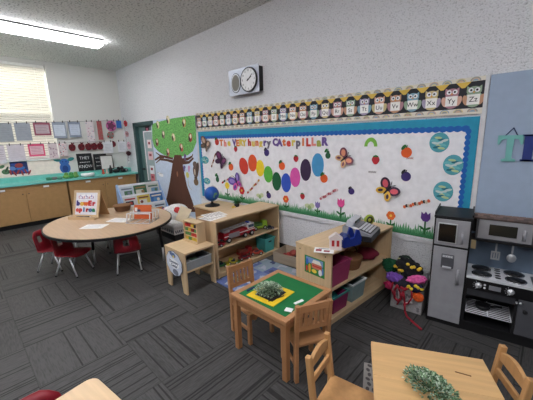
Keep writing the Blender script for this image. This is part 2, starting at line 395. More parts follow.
# pale table at the lower left
t = thing('corner_table', 'pale laminate table corner at the bottom left edge', 'table', (-1.258, .068, 0), R(8))
def rrect(w, d, r, n=6):
    out = []
    for sx, sy, a0 in ((1, 1, 0), (-1, 1, 90), (-1, -1, 180), (1, -1, 270)):
        for i in range(n+1):
            a = R(a0+90*i/n); out.append((sx*(w/2-r)+r*math.cos(a), sy*(d/2-r)+r*math.sin(a)))
    return out
TBX, TBY = .60, .60
MB(LAMP).prism(rrect(TBX, TBY, .05), .004, None, .499).build('tabletop', t)
MB(BLACK).prism(rrect(TBX+.012, TBY+.012, .055), .03, None, .469).build('edge_band', t)
for sx in (-1, 1):
    for sy in (-1, 1): MB(CHROME).cyl((sx*.24, sy*.24, .47), (sx*.25, sy*.25, 0), .014).build('leg', t)

# ------------------------------------------------------------------ wooden chairs
def slat_chair(kind, label, group, W=.28, H=.58):
    t = thing('wooden_chair', label, 'chair', (0, 0, 0), 0, group); m = OAK if kind == 'slot' else PINEZ
    lean = .02; yb = -.13
    MB(m).box((0, .005, .275), (W-.01, .27, .022), None, .006).build('seat', t)
    for s in (-1, 1):
        x = s*(W/2-.015)
        MB(m).bar((x, yb-.005, 0), (x, yb-.005, .3), .03, .034).bar((x, yb-.005, .29), (x, yb-lean-.015, H), .03, .032).build('back_post', t)
        MB(m).bar((x, .115, 0), (x, .115, .265), .03, .034).build('leg', t)
        MB(m).bar((x, -.115, .13), (x, .1, .13), .018, .026).build('side_stretcher', t)
    def by(z): return yb-.005-(z-.3)/(H-.3)*(lean+.01)
    if kind == 'slot':
        mm = MB(m); z0, z1 = H-.20, H-.012
        mm.box((0, by(z1-.02), z1-.02), (W-.055, .02, .05)); mm.box((0, by(z0+.015), z0+.015), (W-.055, .02, .035))
        for k in range(6):
            x = (k-2.5)*(W-.058)/5.6
            mm.bar((x, by(z0+.03), z0+.02), (x, by(z1-.04), z1-.035), .022, .018)
        mm.build('backrest', t)
    else:
        n = 10; pts = [(-W/2+.03, -.035)]+[(W/2-.03, -.035)]+[(W/2-.03-(W-.06)*i/n, .012+.028*math.sin(PI*i/n)) for i in range(n+1)]
        M = Matrix.Translation((0, by(H-.04)+.01, H-.045)) @ Euler((PI/2, 0, 0)).to_matrix().to_4x4()
        MB(m).prism(pts, .02, M).build('top_rail', t)
        MB(m).box((0, by(.41), .41), (W-.05, .018, .04), None, .004).build('back_rail', t)
    MB(m).box((0, .115, .24), (W-.055, .018, .04)).build('apron', t)
    return t
G = 'wooden chairs around the low tables'
ch = slat_chair('slot', 'slotted wooden chair at the near right side of the green table', G, .272, .61)
ch.location = (-1.175, 1.583, 0); ch.rotation_euler.z = R(62)
copy_tree(ch, (-1.745, 1.60, 0), R(-96), 'slotted wooden chair on the far left side of the green table', G)
ch = slat_chair('rail', 'wooden rail-back chair left of the honey-coloured table, seat showing', G, .262, .56)
ch.location = (-.655, 1.262, 0); ch.rotation_euler.z = R(-82)
copy_tree(ch, (-.14, 1.704, 0), R(122), 'wooden rail-back chair at the right end of the honey-coloured table', G)

# ------------------------------------------------------------------ red plastic chairs
SHELL = mat((138, 28, 40), .38)
def red_chair(label):
    t = thing('red_chair', label, 'chair', (0, 0, 0), 0, 'red plastic chairs')
    # shell: profile swept across its width, y forward
    prof = [(.17, .262), (.13, .276), (.05, .276), (-.06, .268), (-.115, .272), (-.15, .31), (-.165, .38), (-.182, .465), (-.193, .542)]
    b = bmesh.new(); rows = []
    for k, (y, z) in enumerate(prof):
        w = .155+.012*math.sin(k*.8) if k < 5 else .155-.006*(k-5); row = []
        for i in range(9):
            u = (i-4)/4; q = u*u
            row.append(b.verts.new((u*w, y+(.035*q if k > 4 else 0)+(-.02*q if k == 0 else 0), z+(.018*q if k < 5 else 0)-(.05*max(0, abs(u)-.6)/.4*(k == 8)))))
        rows.append(row)
    for A, B in zip(rows, rows[1:]):
        for i in range(8):
            if A is rows[6] and i in (3, 4): continue           # hand hole in the back
            b.faces.new((A[i], A[i+1], B[i+1], B[i]))
    bmesh.ops.recalc_face_normals(b, faces=b.faces)
    bmesh.ops.solidify(b, geom=list(b.faces), thickness=.007)
    m = MB(SHELL); m.add(b, None, True); sh = m.build('shell', t)
    for s in (-1, 1):
        l = MB(CHROME).tube([(s*.12, -.07, .255), (s*.145, -.16, .012)], .010).build('leg', t); MB(BLACK).ball((s*.145, -.16, .012), (.014, .014, .012), 8, 6).build('glide', l)
        l = MB(CHROME).tube([(s*.12, .06, .255), (s*.145, .15, .012)], .010).build('leg', t); MB(BLACK).ball((s*.145, .15, .012), (.014, .014, .012), 8, 6).build('glide', l)
    MB(CHROME).tube([(-.12, -.07, .255), (.12, -.07, .255)], .009).tube([(-.12, .06, .25), (.12, .06, .25)], .009).build('under_frame', t)
    return t
rc = red_chair('red plastic chair leftmost at the oval table')
def face(dx, dy): return math.atan2(-dx, dy)
rc.location = (-4.82, .76, 0); rc.rotation_euler.z = face(.68, .73)
copy_tree(rc, (-4.42, .885, 0), face(.82, .57), 'red plastic chair second from the left at the oval table')
copy_tree(rc, (-3.97, 1.42, 0), face(-.92, .4), 'red plastic chair with its back to the camera, right of the oval table')
copy_tree(rc, (-4.9, 1.62, 0), face(.9, -.2), 'red plastic chair under the far side of the oval table, only legs showing')
copy_tree(rc, (-1.455, .055, 0), face(1, .12), 'red plastic chair at the bottom left, beside the pale table')

# ------------------------------------------------------------------ bookcases and other shelves
def bookcase(label, loc, rot, Lg, D, Hh, shelf_z):                 # open side +x, length along y
    t = thing('bookcase', label, 'bookcase', loc, rot)
    for s, nm in ((-1, 'end_panel'), (1, 'end_panel')):
        MB(MAPLEZ).bb(-D, 0, s*Lg/2, s*(Lg/2-.022), 0, Hh-.024, .004).build(nm, t)
    MB(MAPLE).bb(-D-.004, .006, -Lg/2-.004, Lg/2+.004, Hh-.024, Hh, .006).build('top', t)
    MB(MAPLE).bb(-D, -D+.012, -Lg/2+.022, Lg/2-.022, .03, Hh-.024).build('back_panel', t)
    for z in shelf_z: MB(MAPLE).bb(-D+.012, -.004, -Lg/2+.022, Lg/2-.022, z-.02, z, .003).build('shelf', t)
    MB(MAPLE).bb(-.03, -.012, -Lg/2+.022, Lg/2-.022, 0, .04).bb(-D+.012, -D+.03, -Lg/2+.022, Lg/2-.022, 0, .03).build('plinth', t)
    return t
B1 = bookcase('low maple bookcase filled with toy vehicles, beside the patchwork rug', (-2.80, 2.60, 0), 0, 1.15, .39, .73, (.06, .385))
a2 = -math.atan2(.10, 1.08)
B2 = bookcase('low maple bookcase with bins, cash register on top, behind the green table', (-1.215, 2.65, 0), a2, 1.10, .415, .715, (.06, .36))
for sy, sz in ((-.13, .655), (.13, .655)): pass
for x in (-.36, -.06): MB(BLACK).cyl((x, -.5505, .66), (x, -.5525, .66), .006, n=8).build('screw_head', B2)
def b2(x, y): return (-1.215+x*math.cos(a2)-y*math.sin(a2), 2.65+x*math.sin(a2)+y*math.cos(a2))
# cabinet carrying the globe
t = thing('low_cabinet', 'wooden cabinet behind the toy bookcase, carrying the globe', 'cabinet', (-3.85, 2.93, 0), 0)
MB(MAPLE).bb(-.42, .42, -.27, .27, .585, .61, .006).build('top', t)
MB(mat((150, 112, 76), .5, kind='woodz')).bb(-.4, .4, -.25, .25, 0, .585).build('body', t)
for s in (-1, 1):
    MB(mat((158, 118, 80), .5, kind='woodz')).bb(min(s*.01, s*.38), max(s*.01, s*.38), -.262, -.25, .04, .56).build('door', t)
# small stand
t = thing('small_stand', 'small maple stand with a plastic tray and a paper sign', 'stand', (-2.96, 1.75, 0), 0)
MB(MAPLE).bb(-.225, .225, -.2, .2, .47, .495, .006).build('top', t)
for s in (-1, 1):
    pts = [(-.215, 0), (-.135, 0), (-.105, .2), (-.07, .235), (.07, .235), (.105, .2), (.135, 0), (.215, 0), (.215, .47), (-.215, .47)]
    M = Matrix.Translation((0, s*.19+.009, 0)) @ Euler((PI/2, 0, 0)).to_matrix().to_4x4()
    MB(MAPLEZ).prism(pts, .018, M).build('end_panel', t)
MB(MAPLE).bb(-.2, .2, -.18, .18, .25, .268).build('shelf', t)
MB(MAPLEZ).bb(-.215, -.2, -.18, .18, .268, .47).build('back_panel', t)

# ------------------------------------------------------------------ play kitchen
KA = R(8.5); K = thing('play_kitchen', 'grey and black wooden play kitchen with fridge, stove and oven by the blue panel', 'play kitchen', (-.664, 2.785, 0), KA); K.scale = (1.035, 1.035, 1.035)
FWD = .262; KD = .29; KW = .95
m = MB(BLACK); m.bb(0, FWD, .012, .39, 0, .955); m.bb(-.004, FWD+.004, .0, .39, .955, .972, .003); m.bb(-.004, .006, .03, .39, .972, .995, .002); m.bb(FWD-.006, FWD+.004, .03, .39, .972, .995, .002)
m.build('fridge_body', K)
d = MB(STEEL).bb(.012, FWD-.012, -.004, .012, .725, .945, .003).build('freezer_door', K)
MB(mat((210, 212, 214), .3, .4)).bb(.03, .168, -.012, -.004, .75, .918, .004).build('window_frame', d)
MB(mat((12, 12, 14), .15)).bb(.038, .16, -.0145, -.011, .759, .909).build('window_pane', d)
MB(STEEL).cyl((.206, -.03, .765), (.206, -.03, .855), .011).cyl((.206, -.004, .775), (.206, -.03, .775), .008).cyl((.206, -.004, .845), (.206, -.03, .845), .008).build('handle', d)
d = MB(STEEL).bb(.012, FWD-.012, -.004, .012, .045, .705, .003).build('fridge_door', K)
MB(DSTEEL).bb(.075, .165, -.009, -.004, .53, .65, .003).use(mat((180, 182, 186), .4)).bb(.082, .158, -.012, -.008, .622, .642).bb(.088, .152, -.03, -.008, .533, .545).build('water_dispenser', d)
m = MB(WHITE)
for k in range(4): m.cyl((.093+.018*k, -.013, .634), (.093+.018*k, -.016, .632), .005, n=8)
m.build('dispenser_button', d)
MB(STEEL).cyl((.205, -.032, .41), (.205, -.032, .54), .011).cyl((.205, -.004, .42), (.205, -.032, .42), .008).cyl((.205, -.004, .53), (.205, -.032, .53), .008).build('handle', d)
# stove section: carcass with an open oven
m = MB(BLACK)
m.bb(FWD, KW, .02, KD, 0, .075); m.bb(FWD, KW, KD-.012, KD, .075, .93); m.bb(FWD, FWD+.014, .0, KD, .075, .5); m.bb(.585, .602, .0, KD, .075, .46); m.bb(KW-.016, KW, 0, KD, .075, .5); m.bb(FWD, KW, 0, KD, .075, .09); m.bb(FWD+.014, .585, .02, KD, .16, .172)
m.build('oven_body', K)
MB(mat((96, 112, 130), .5)).bb(FWD+.002, KW, KD-.016, KD-.01, .5, .80).build('backsplash', K)
MB(mat((206, 208, 212), .3)).bb(FWD, KW+.005, -.012, KD-.016, .483, .503, .003).build('countertop', K)
BURN = mat((26, 26, 28), .3); RING = mat((190, 192, 196), .25, .8)
for x, y in ((.362, .075), (.36, .2), (.578, .07), (.575, .2)):
    q = MB(RING).cyl((x, y, .503), (x, y, .507), .068, n=28).build('burner', K)
    mm = MB(BURN).cyl((x, y, .507), (x, y, .509), .06, n=28); mm.use(mat((60, 60, 64), .3)).cyl((x, y, .509), (x, y, .5095), .035, n=24).use(BURN).cyl((x, y, .5095), (x, y, .510), .026, n=24); mm.build('burner_plate', q)
for y in (.05, .1, .15, .2, .24): MB(BLACK).ell(.468, y, .02, .012, .003, .503).build('cooktop_vent', K)
MB(mat((110, 112, 118), .35, .6)).bb(.675, .9, .05, .2, .503, .512, .003).build('sink_rim', K)
MB(mat((80, 82, 88), .35, .6)).bb(.695, .88, .07, .18, .512, .516).build('sink_bowl', K)
pnl = MB(mat((18, 18, 20), .4)).bb(FWD+.002, KW, -.008, .01, .392, .482, .002).build('control_panel', K)
for x in (.348, .55):
    q = MB(CHROME).cyl((x, -.008, .437), (x, -.022, .437), .024, .02, n=24).build('knob', K); MB(CHROME).box((x, -.026, .437), (.008, .01, .042), (0, .5, 0)).build('knob_grip', q)
    mm = MB(mat((200, 200, 204), .4))
    for a in range(5):
        an = R(120+a*30); mm.box((x+.034*math.cos(an), -.009, .437+.034*math.sin(an)), (.008, .002, .003), (0, -an, 0))
    mm.build('dial_marking', K)
MB(mat((170, 172, 178), .3, .5)).bb(.415, .49, -.0125, -.008, .418, .455, .002).build('oven_display', K)
m = MB(mat((220, 220, 224), .4))
for x, z in ((.388, .45), (.388, .425), (.7, .437), (.73, .437), (.76, .437)): m.cyl((x, -.008, z), (x, -.013, z), .008, n=12)
m.build('panel_button', K)
MB(mat((60, 61, 65), .35, .3)).bb(FWD+.016, .584, .0, .008, .335, .39).build('oven_door_rim', K)
m = MB(mat((226, 228, 232), .4))
for k in range(9): m.cyl((.285, .01+k*.03, .178), (.58, .01+k*.03, .178), .0045, n=6)
for x in (.285, .432, .58): m.cyl((x, .005, .182), (x, .26, .182), .0045, n=6)
m.build('oven_rack', K)
d = MB(DSTEEL).bb(.604, KW-.018, -.004, .012, .095, .388, .003).build('cupboard_door', K)
MB(CHROME).cyl((.615, -.004, .362), (.615, -.02, .362), .008).build('door_knob', d); MB(BLACK).cyl((.648, -.004, .30), (.648, -.02, .30), .014).build('door_knob', d); MB(CHROME).cyl((.592, 0, .362), (.592, -.02, .362), .007).build('door_knob', K)
# microwave
m = MB(DSTEEL).bb(.29, .65, .135, KD-.012, .782, .95); m.use(STEEL).bb(.305, .64, .125, .136, .79, .945, .003)
mwv = m.build('microwave', K)
MB(mat((40, 40, 34), .18)).bb(.375, .55, .12, .126, .825, .915, .003).build('microwave_window', mwv)
MB(STEEL).cyl((.59, .1, .82), (.59, .1, .9), .011).cyl((.59, .126, .83), (.59, .1, .83), .007).cyl((.59, .126, .89), (.59, .1, .89), .007).build('handle', mwv)
MB(BLACK).bb(FWD+.002, KW, .12, KD, .765, .782).build('shelf_rail', K)
BRK = mat((112, 92, 84), .7); m = MB(mat((70, 60, 56), .8)).bb(FWD+.004, KW, .12, KD, .95, .958)
rr = random.Random(3)
for k in range(16):
    for j in range(3):
        m.use([BRK, mat((92, 78, 72), .7), mat((134, 108, 98), .7)][rr.randrange(3)]); x = FWD+.01+k*.042+(j % 2)*.02
        if x+.04 < KW: m.bb(x, x+.038, .124+j*.055, .124+j*.055+.05, .958, .964)
m.build('brick_shelf', K)
MB(mat((178, 158, 120), .5)).bb(.268, .3, .1, .12, .7, .77).build('hinge_block', K)
for x in (.438, .54): MB(BLACK).cyl((x, .17, .765), (x, .17, .752), .006).cyl((x, .17, .753), (x, .155, .753), .004).build('hook', K)
def kpt(x, y, z):
    x, y, z = x*1.035, y*1.035, z*1.035; return (-.664+x*math.cos(KA)-y*math.sin(KA), 2.785+x*math.sin(KA)+y*math.cos(KA), z)
UT = mat((168, 172, 176), .35, .4)
m = MB(UT).bb(-.006, .006, -.003, .003, -.07, 0); m.bb(-.03, .03, -.003, .003, -.085, -.072)
for k in range(4): m.bb(-.03+k*.0167, -.02+k*.0167, -.003, .003, -.135, -.08)
m.bb(-.03, .03, -.003, .003, -.145, -.133)
o = one('toy_spatula', m, 'grey slotted toy spatula hanging under the microwave', 'spatula', kpt(.438, .152, .757), KA)
m = MB(UT).bb(-.006, .006, -.003, .003, -.08, 0); m.ball((0, 0, -.11), (.032, .012, .036))
one('toy_ladle', m, 'grey toy spoon hanging right of the spatula', 'spoon', kpt(.54, .152, .757), KA)
m = MB(mat((26, 26, 28), .4)).lathe([(.03, 0), (.05, .004), (.058, .035), (.052, .035), (.046, .01), (.002, .008)], (0, 0, 0)); m.cyl((.05, 0, .03), (.13, .03, .035), .008)
one('toy_pan', m, 'small black toy pan on the oven rack', 'pan', kpt(.40, .12, .1845), KA)
# ------------------------------------------------------------------ bulletin board
BX0, BX1, BZ0, BZ1 = -4.885, -.488, .598, 1.842
CX, CZ = (BX0+BX1)/2, (BZ0+BZ1)/2
bb_ = thing('bulletin_board', 'long white bulletin board with teal edge and blue scalloped border', 'bulletin board', (CX, YW-.001, CZ), BACK)
BW, BH = BX1-BX0, BZ1-BZ0
TEALB = mat((40, 146, 178), .7); BLUEB = mat((24, 96, 176), .6); BOARD = mat((238, 237, 240), .7)
MB(TEALB).prism(rect(BW-.02, BH-.02), .012).build('backing', bb_)
wx0, wx1, wz0, wz1 = -4.80-CX, -.572-CX, .612-CZ, 1.728-CZ
MB(BOARD).prism([(wx0, wz0), (wx1, wz0), (wx1, wz1), (wx0, wz1)], .002, None, .012).build('white_paper', bb_)
def scallop(p0, p1, n, amp, w):
    (x0, y0), (x1, y1) = p0, p1; L_ = math.hypot(x1-x0, y1-y0); ax, ay = (x1-x0)/L_, (y1-y0)/L_; nx, ny = -ay, ax; out = []
    k = n*6
    for i in range(k+1):
        q = L_*i/k; s = amp*abs(math.sin(PI*i/6)); out.append((x0+ax*q+nx*(w/2+s), y0+ay*q+ny*(w/2+s)))
    for i in range(k, -1, -1):
        q = L_*i/k; s = amp*abs(math.sin(PI*i/6)); out.append((x0+ax*q-nx*(w/2+s), y0+ay*q-ny*(w/2+s)))
    return out
m = MB(BLUEB); m.prism(scallop((wx0-.005, wz1), (wx1+.005, wz1), 70, .012, .035), .002, None, .0142); m.build('scalloped_border', bb_)
m = MB(BLUEB); m.prism(scallop((wx1, wz1), (wx1, wz0), 22, .014, .02), .002, None, .0146); m.build('scalloped_border', bb_)
m = MB(BLUEB); m.prism(scallop((wx0, wz1), (wx0, wz0), 22, .01, .014), .002, None, .0146); m.build('scalloped_border', bb_)
FR = mat((214, 214, 216), .4)
m = MB(FR); fw = .034
m.prism([(-BW/2-fw, -BH/2-fw), (BW/2+fw, -BH/2-fw), (BW/2+fw, -BH/2+.012), (-BW/2-fw, -BH/2+.012)], .022)
m.prism([(BW/2-.004, -BH/2), (BW/2+fw, -BH/2), (BW/2+fw, BH/2), (BW/2-.004, BH/2)], .018)
m.prism([(-BW/2-fw, -BH/2), (-BW/2+.004, -BH/2), (-BW/2+.004, BH/2), (-BW/2-fw, BH/2)], .018)
m.build('frame', bb_)
FZ = .0165                                              # front of the board paper, from the wall
def onboard(px, py, off=0):
    x, z = bw(px, py, YW-FZ); return (x, YW-FZ-.001-off, z)
def pxw(px, py, w, h):                                  # size on the board of a pixel box
    x0, _ = bw(px-w/2, py, YW-FZ); x1, _ = bw(px+w/2, py, YW-FZ); _, z0 = bw(px, py+h/2, YW-FZ); _, z1 = bw(px, py-h/2, YW-FZ)
    return x1-x0, z1-z0
# grass along the foot of the board: one strip of jagged paper per stretch
GR = [mat((62, 128, 84), .8), mat((84, 150, 104), .8), mat((110, 166, 124), .8)]
m = MB(GR[0]); rr = random.Random(5)
x = -4.79
for row, (hh, zo) in enumerate(((.12, .0), (.085, .0015), (.055, .003))):
    m.use(GR[2-row]); x = -4.79; pts = [(-.61, 0), (-4.79, 0)] ; top = []
    while x < -.63:
        w = rr.uniform(.018, .034); h = hh*rr.uniform(.65, 1.25)
        top += [(x, hh*.5), (x+w*rr.uniform(.3, .7), h)]; x += w
    b = bmesh.new(); prev = None
    poly = [(-4.79, 0)]+top+[(-.61, hh*.5), (-.61, 0)]
    for i in range(len(top)-1):
        a, c = top[i], top[i+1]
        vs = [b.verts.new((a[0], 0, zo)), b.verts.new((c[0], 0, zo)), b.verts.new((c[0], c[1], zo)), b.verts.new((a[0], a[1], zo))]
        b.faces.new(vs)
    m.add(b)
tag(m.build('paper_grass', None, (0, YW-FZ-.001, .628), BACK), 'green cut-paper grass strip along the foot of the bulletin board', 'paper grass')

# cut-outs on the board
LEAFG = mat((40, 104, 52), .7); DK = mat((36, 32, 40), .7)
def fruit(px, py, s, kind, label):
    w, h = pxw(px, py, s, s); col = {'orange': (228, 96, 40), 'straw': (186, 40, 52), 'plum': (62, 44, 110), 'pear': (38, 92, 62), 'apple': (200, 56, 50)}[kind]
    r = h/2
    t = thing('paper_'+{'orange': 'orange', 'straw': 'strawberry', 'plum': 'plum', 'pear': 'pear', 'apple': 'apple'}[kind], label, 'paper cut-out', onboard(px, py), BACK, 'paper fruit on the bulletin board')
    m = MB(mat(col, .7))
    if kind == 'straw': m.prism([(r*.95*math.cos(a)*(1-.25*max(0, -math.sin(a))), r*1.05*math.sin(a)) for a in [2*PI*i/20 for i in range(20)]], .002)
    elif kind == 'pear': m.ell(0, -r*.25, r*.75, r*.8, .002).ell(0, r*.45, r*.45, r*.6, .0022)
    else: m.ell(0, 0, r, r, .002)
    m.build('fruit', t)
    l = MB(LEAFG if kind != 'plum' else DK)
    if kind == 'straw': l.prism([(-r*.7, r*.9), (-r*.3, r*.55), (0, r*.8), (r*.3, r*.55), (r*.7, r*.9), (0, r*1.2)], .002, None, .0024)
    else: l.ell(-r*.55, r*1.0, r*.6, r*.3, .002, .0024, .9).ell(.0, r*1.1, r*.1, r*.35, .002, .0024, -.3)
    l.build('leaf', t)
for px, py, s, k, lb in [
    (217, 142, 6.5, 'apple', 'small orange-red paper fruit just before the title'), (231, 167, 7, 'orange', 'orange paper fruit left of the row of coloured ovals'),
    (217.5, 178.5, 7, 'pear', 'green paper pear above the globe'), (235.7, 149, 5.5, 'straw', 'small dark red paper strawberry under the start of the title'),
    (266.7, 152.7, 7, 'plum', 'paper plum under the middle of the title, above the yellow oval'), (282, 166, 8, 'orange', 'orange paper fruit above the blue oval'),
    (296, 158.7, 6.5, 'straw', 'red paper strawberry above the pink oval'), (324, 178.5, 8.5, 'orange', 'orange paper fruit right of the light blue oval'),
    (328, 154.6, 8, 'pear', 'dark green paper pear right of the light blue oval'), (268.8, 195.4, 6, 'plum', 'small paper plum under the dark green oval near the grass'),
    (302.5, 196.3, 6, 'straw', 'red paper strawberry under the purple oval near the grass'), (375.7, 160, 8.5, 'straw', 'red paper strawberry in the middle of the right half of the board'),
    (406.5, 152.5, 10.5, 'orange', 'large orange paper fruit at the upper right of the board'), (406, 176.5, 9.5, 'plum', 'purple paper plum below the large orange fruit'),
    (351.4, 191.3, 6.5, 'plum', 'purple paper plum left of the big pink butterfly')]: fruit(px, py, s, k, lb)
# row of plain coloured ovals
for px, py, w, h, c, rot, lb in [(243.8, 166, 8.5, 17, (206, 60, 44), .35, 'red tilted'), (252.6, 163, 8.6, 17, (226, 88, 44), 0, 'orange'), (260.2, 168.2, 8, 16.5, (244, 212, 44), 0, 'yellow'), (268.3, 174.3, 8.7, 16.5, (92, 178, 66), 0, 'light green'),
    (276.7, 181.4, 8.7, 18.5, (22, 92, 56), 0, 'dark green'), (286.2, 182.8, 9.6, 19, (50, 84, 186), 0, 'royal blue'), (295.2, 177.3, 10, 19.5, (222, 88, 170), 0, 'pink'), (305.7, 170, 10.6, 22, (58, 38, 72), 0, 'dark purple'), (317.8, 165, 12, 23.5, (72, 150, 200), 0, 'light blue')]:
    W, Hh = pxw(px, py, w, h); one('paper_oval', MB(mat(c, .7)).ell(0, 0, W/2, Hh/2, .004, 0, rot), lb+' paper oval in the row of coloured ovals', 'paper cut-out', onboard(px, py), BACK, 'row of coloured paper ovals')
# teal circles
for px, py, s, lb in [(439.3, 142.5, 20, 'topmost teal paper circle at the right edge of the board'), (453, 165, 20.5, 'middle teal paper circle at the right edge of the board'), (443, 191.5, 20, 'lowest teal paper circle at the right edge of the board'),
        (205, 160, 7.5, 'upper pale teal circle at the left edge of the board'), (207, 181, 6.5, 'lower pale teal circle at the left edge of the board, above the globe')]:
    w, h = pxw(px, py, s, s); r = h/2; m = MB(mat((84, 164, 176), .7)).ell(0, 0, w/2, r, .002)
    for k in range(11):
        m.use([mat((196, 214, 210), .7), mat((110, 186, 190), .7), mat((180, 200, 150), .7), mat((32, 110, 124), .7)][k % 4]); a = k*2.4; q = r*.66*(k/11)**.5
        m.ell(q*math.cos(a)*w/h, q*math.sin(a), r*.34, r*.12, .0012, .0014+.0002*k, .3*math.sin(k))
    one('paper_circle', m, lb, 'paper cut-out', onboard(px, py), BACK, 'teal paper circles')
# butterflies
def butterfly(px, py, s, cols, rot, label):
    w, h = pxw(px, py, s, s); r = h/2
    t = thing('paper_butterfly', label, 'paper butterfly', onboard(px, py), BACK, 'paper butterflies')
    c, q = math.cos(rot), math.sin(rot)
    for sgn in (-1, 1):
        M = Matrix.Rotation(rot, 4, 'Z') @ Matrix.Rotation(-sgn*R(14), 4, 'Y')
        m = MB(mat(cols[0], .7)).ell(sgn*r*.58, r*.38, r*.66, r*.46, .002, 0, sgn*.75, 20, M); m.use(mat(cols[1], .7)).ell(sgn*r*.6, r*.4, r*.42, r*.26, .001, .0021, sgn*.75, 16, M)
        m.use(mat(cols[2], .7)).ell(sgn*r*.45, -r*.42, r*.5, r*.34, .002, .0003, -sgn*.8, 20, M); m.use(mat(cols[0], .7)).ell(sgn*r*.5, -r*.45, r*.26, r*.15, .001, .0024, -sgn*.8, 14, M)
        m.build('wing', t)
    M = Matrix.Rotation(rot, 4, 'Z')
    MB(DK).ell(0, 0, r*.1, r*.62, .004, .001, 0, 14, M).ell(-r*.16, r*.75, r*.04, r*.22, .002, .001, .5, 10, M).ell(r*.16, r*.75, r*.04, r*.22, .002, .001, -.5, 10, M).build('body', t)
for a in [(344.3, 158.6, 17, ((120, 70, 90), (226, 150, 120), (222, 178, 130)), -.9, 'pinkish brown butterfly under the end of the title'),
          (387.5, 190, 20, ((64, 44, 66), (222, 96, 110), (232, 186, 72)), -.7, 'large pink and yellow butterfly above the orange flower'),
          (221.3, 160.5, 15, ((66, 36, 68), (116, 54, 100), (66, 36, 68)), -.6, 'dark purple butterfly at the left of the board'),
          (236.8, 182, 16, ((96, 70, 160), (150, 130, 200), (214, 96, 168)), .5, 'purple and pink butterfly above the red flower'),
          (206, 144.5, 14, ((120, 92, 76), (200, 170, 150), (90, 80, 70)), -.5, 'brown butterfly in the top left corner of the board')]: butterfly(*a)
# flowers on stems
def flower(px, py, s, c, foot, kind, label):
    w, h = pxw(px, py, s, s); r = h/2
    t = thing('paper_flower', label, 'paper flower', onboard(px, py), BACK, 'paper flowers above the grass')
    _, zb = bw(px, foot, YW-FZ); _, zc = bw(px, py, YW-FZ); L_ = zc-zb
    MB(LEAFG).prism([(-.008, -L_), (.008, -L_), (.008, 0), (-.008, 0)], .002).ell(-r*.55, -L_*.6, r*.6, r*.22, .002, .0003, -.6).ell(r*.55, -L_*.6, r*.6, r*.22, .002, .0003, .6).build('stem', t)
    m = MB(mat(c, .7))
    if kind == 'tulip': m.prism([(-r*.8, r), (-r*.35, r*.55), (0, r*1.1), (r*.35, r*.55), (r*.8, r), (r*.85, -r*.3), (r*.4, -r*.9), (-r*.4, -r*.9), (-r*.85, -r*.3)], .003, None, .002)
    else:
        for i in range(6): m.ell(r*.55*math.cos(i*PI/3), r*.55*math.sin(i*PI/3), r*.5, r*.5, .002, .002+.0002*i)
        m.use(mat((240, 200, 80), .7)).ell(0, 0, r*.3, r*.3, .002, .0045)
    m.build('bloom', t)
for a in [(425.7, 217, 10, (92, 52, 130), 236, 'tulip', 'purple paper tulip left of the play fridge'), (391, 215.5, 8.5, (228, 110, 44), 230, 'round', 'orange paper flower right of the cash register'),
          (341, 203, 9, (226, 80, 150), 220, 'tulip', 'pink paper tulip left of the cash register'), (317.8, 205, 6.5, (130, 116, 176), 215, 'tulip', 'lilac paper flower in the grass left of the pink tulip'),
          (286, 199, 7, (228, 96, 48), 211, 'round', 'orange paper flower in the grass under the royal blue oval'), (242, 190.5, 7.5, (206, 44, 50), 203, 'round', 'red paper flower right of the globe'),
          (227.3, 185.5, 6.5, (236, 208, 60), 200, 'round', 'yellow paper flower beside the globe'), (268.8, 197.5, 0.1, (90, 70, 120), 204, 'round', '')][:7]: flower(*a)
# paper chains (strips of beads)
def chain(p0, p1, n, cols, label):
    x0, z0 = bw(*p0, YW-FZ); x1, z1 = bw(*p1, YW-FZ); L_ = math.hypot(x1-x0, z1-z0); a = math.atan2(z1-z0, x1-x0); m = MB(PAPER)
    for i in range(n):
        q = -L_/2+L_*(i+.5)/n; m.use(mat(cols[i % len(cols)], .7)).ell(q*math.cos(a), q*math.sin(a)+.006*math.sin(i*1.7), L_/n*.62, .018, .003, .0002*i, a, 12)
    one('paper_chain', m, label, 'paper chain', ((x0+x1)/2, YW-FZ-.001, (z0+z1)/2), BACK, 'paper chains of small discs')
for a in [((403.5, 207), (430, 200.5), 12, [(222, 110, 60), (50, 44, 50), (200, 190, 170), (214, 90, 60)], 'orange and black paper chain left of the purple tulip'),
          ((320, 199), (338, 189), 11, [(196, 110, 120), (220, 190, 190), (170, 80, 90)], 'pinkish paper chain above the pink tulip'),
          ((247.5, 193), (259.5, 180), 9, [(170, 70, 60), (220, 210, 200), (200, 150, 80)], 'brown and white paper chain under the yellow oval'),
          ((222, 183), (233, 176), 6, [(180, 60, 60), (60, 90, 70), (220, 210, 200)], 'short red and green paper chain left of the purple and pink butterfly'),
          ((211.5, 167), (216, 153), 7, [(120, 60, 50), (220, 200, 190), (150, 120, 100)], 'brown paper chain by the pale teal circle at the left')]: chain(*a)
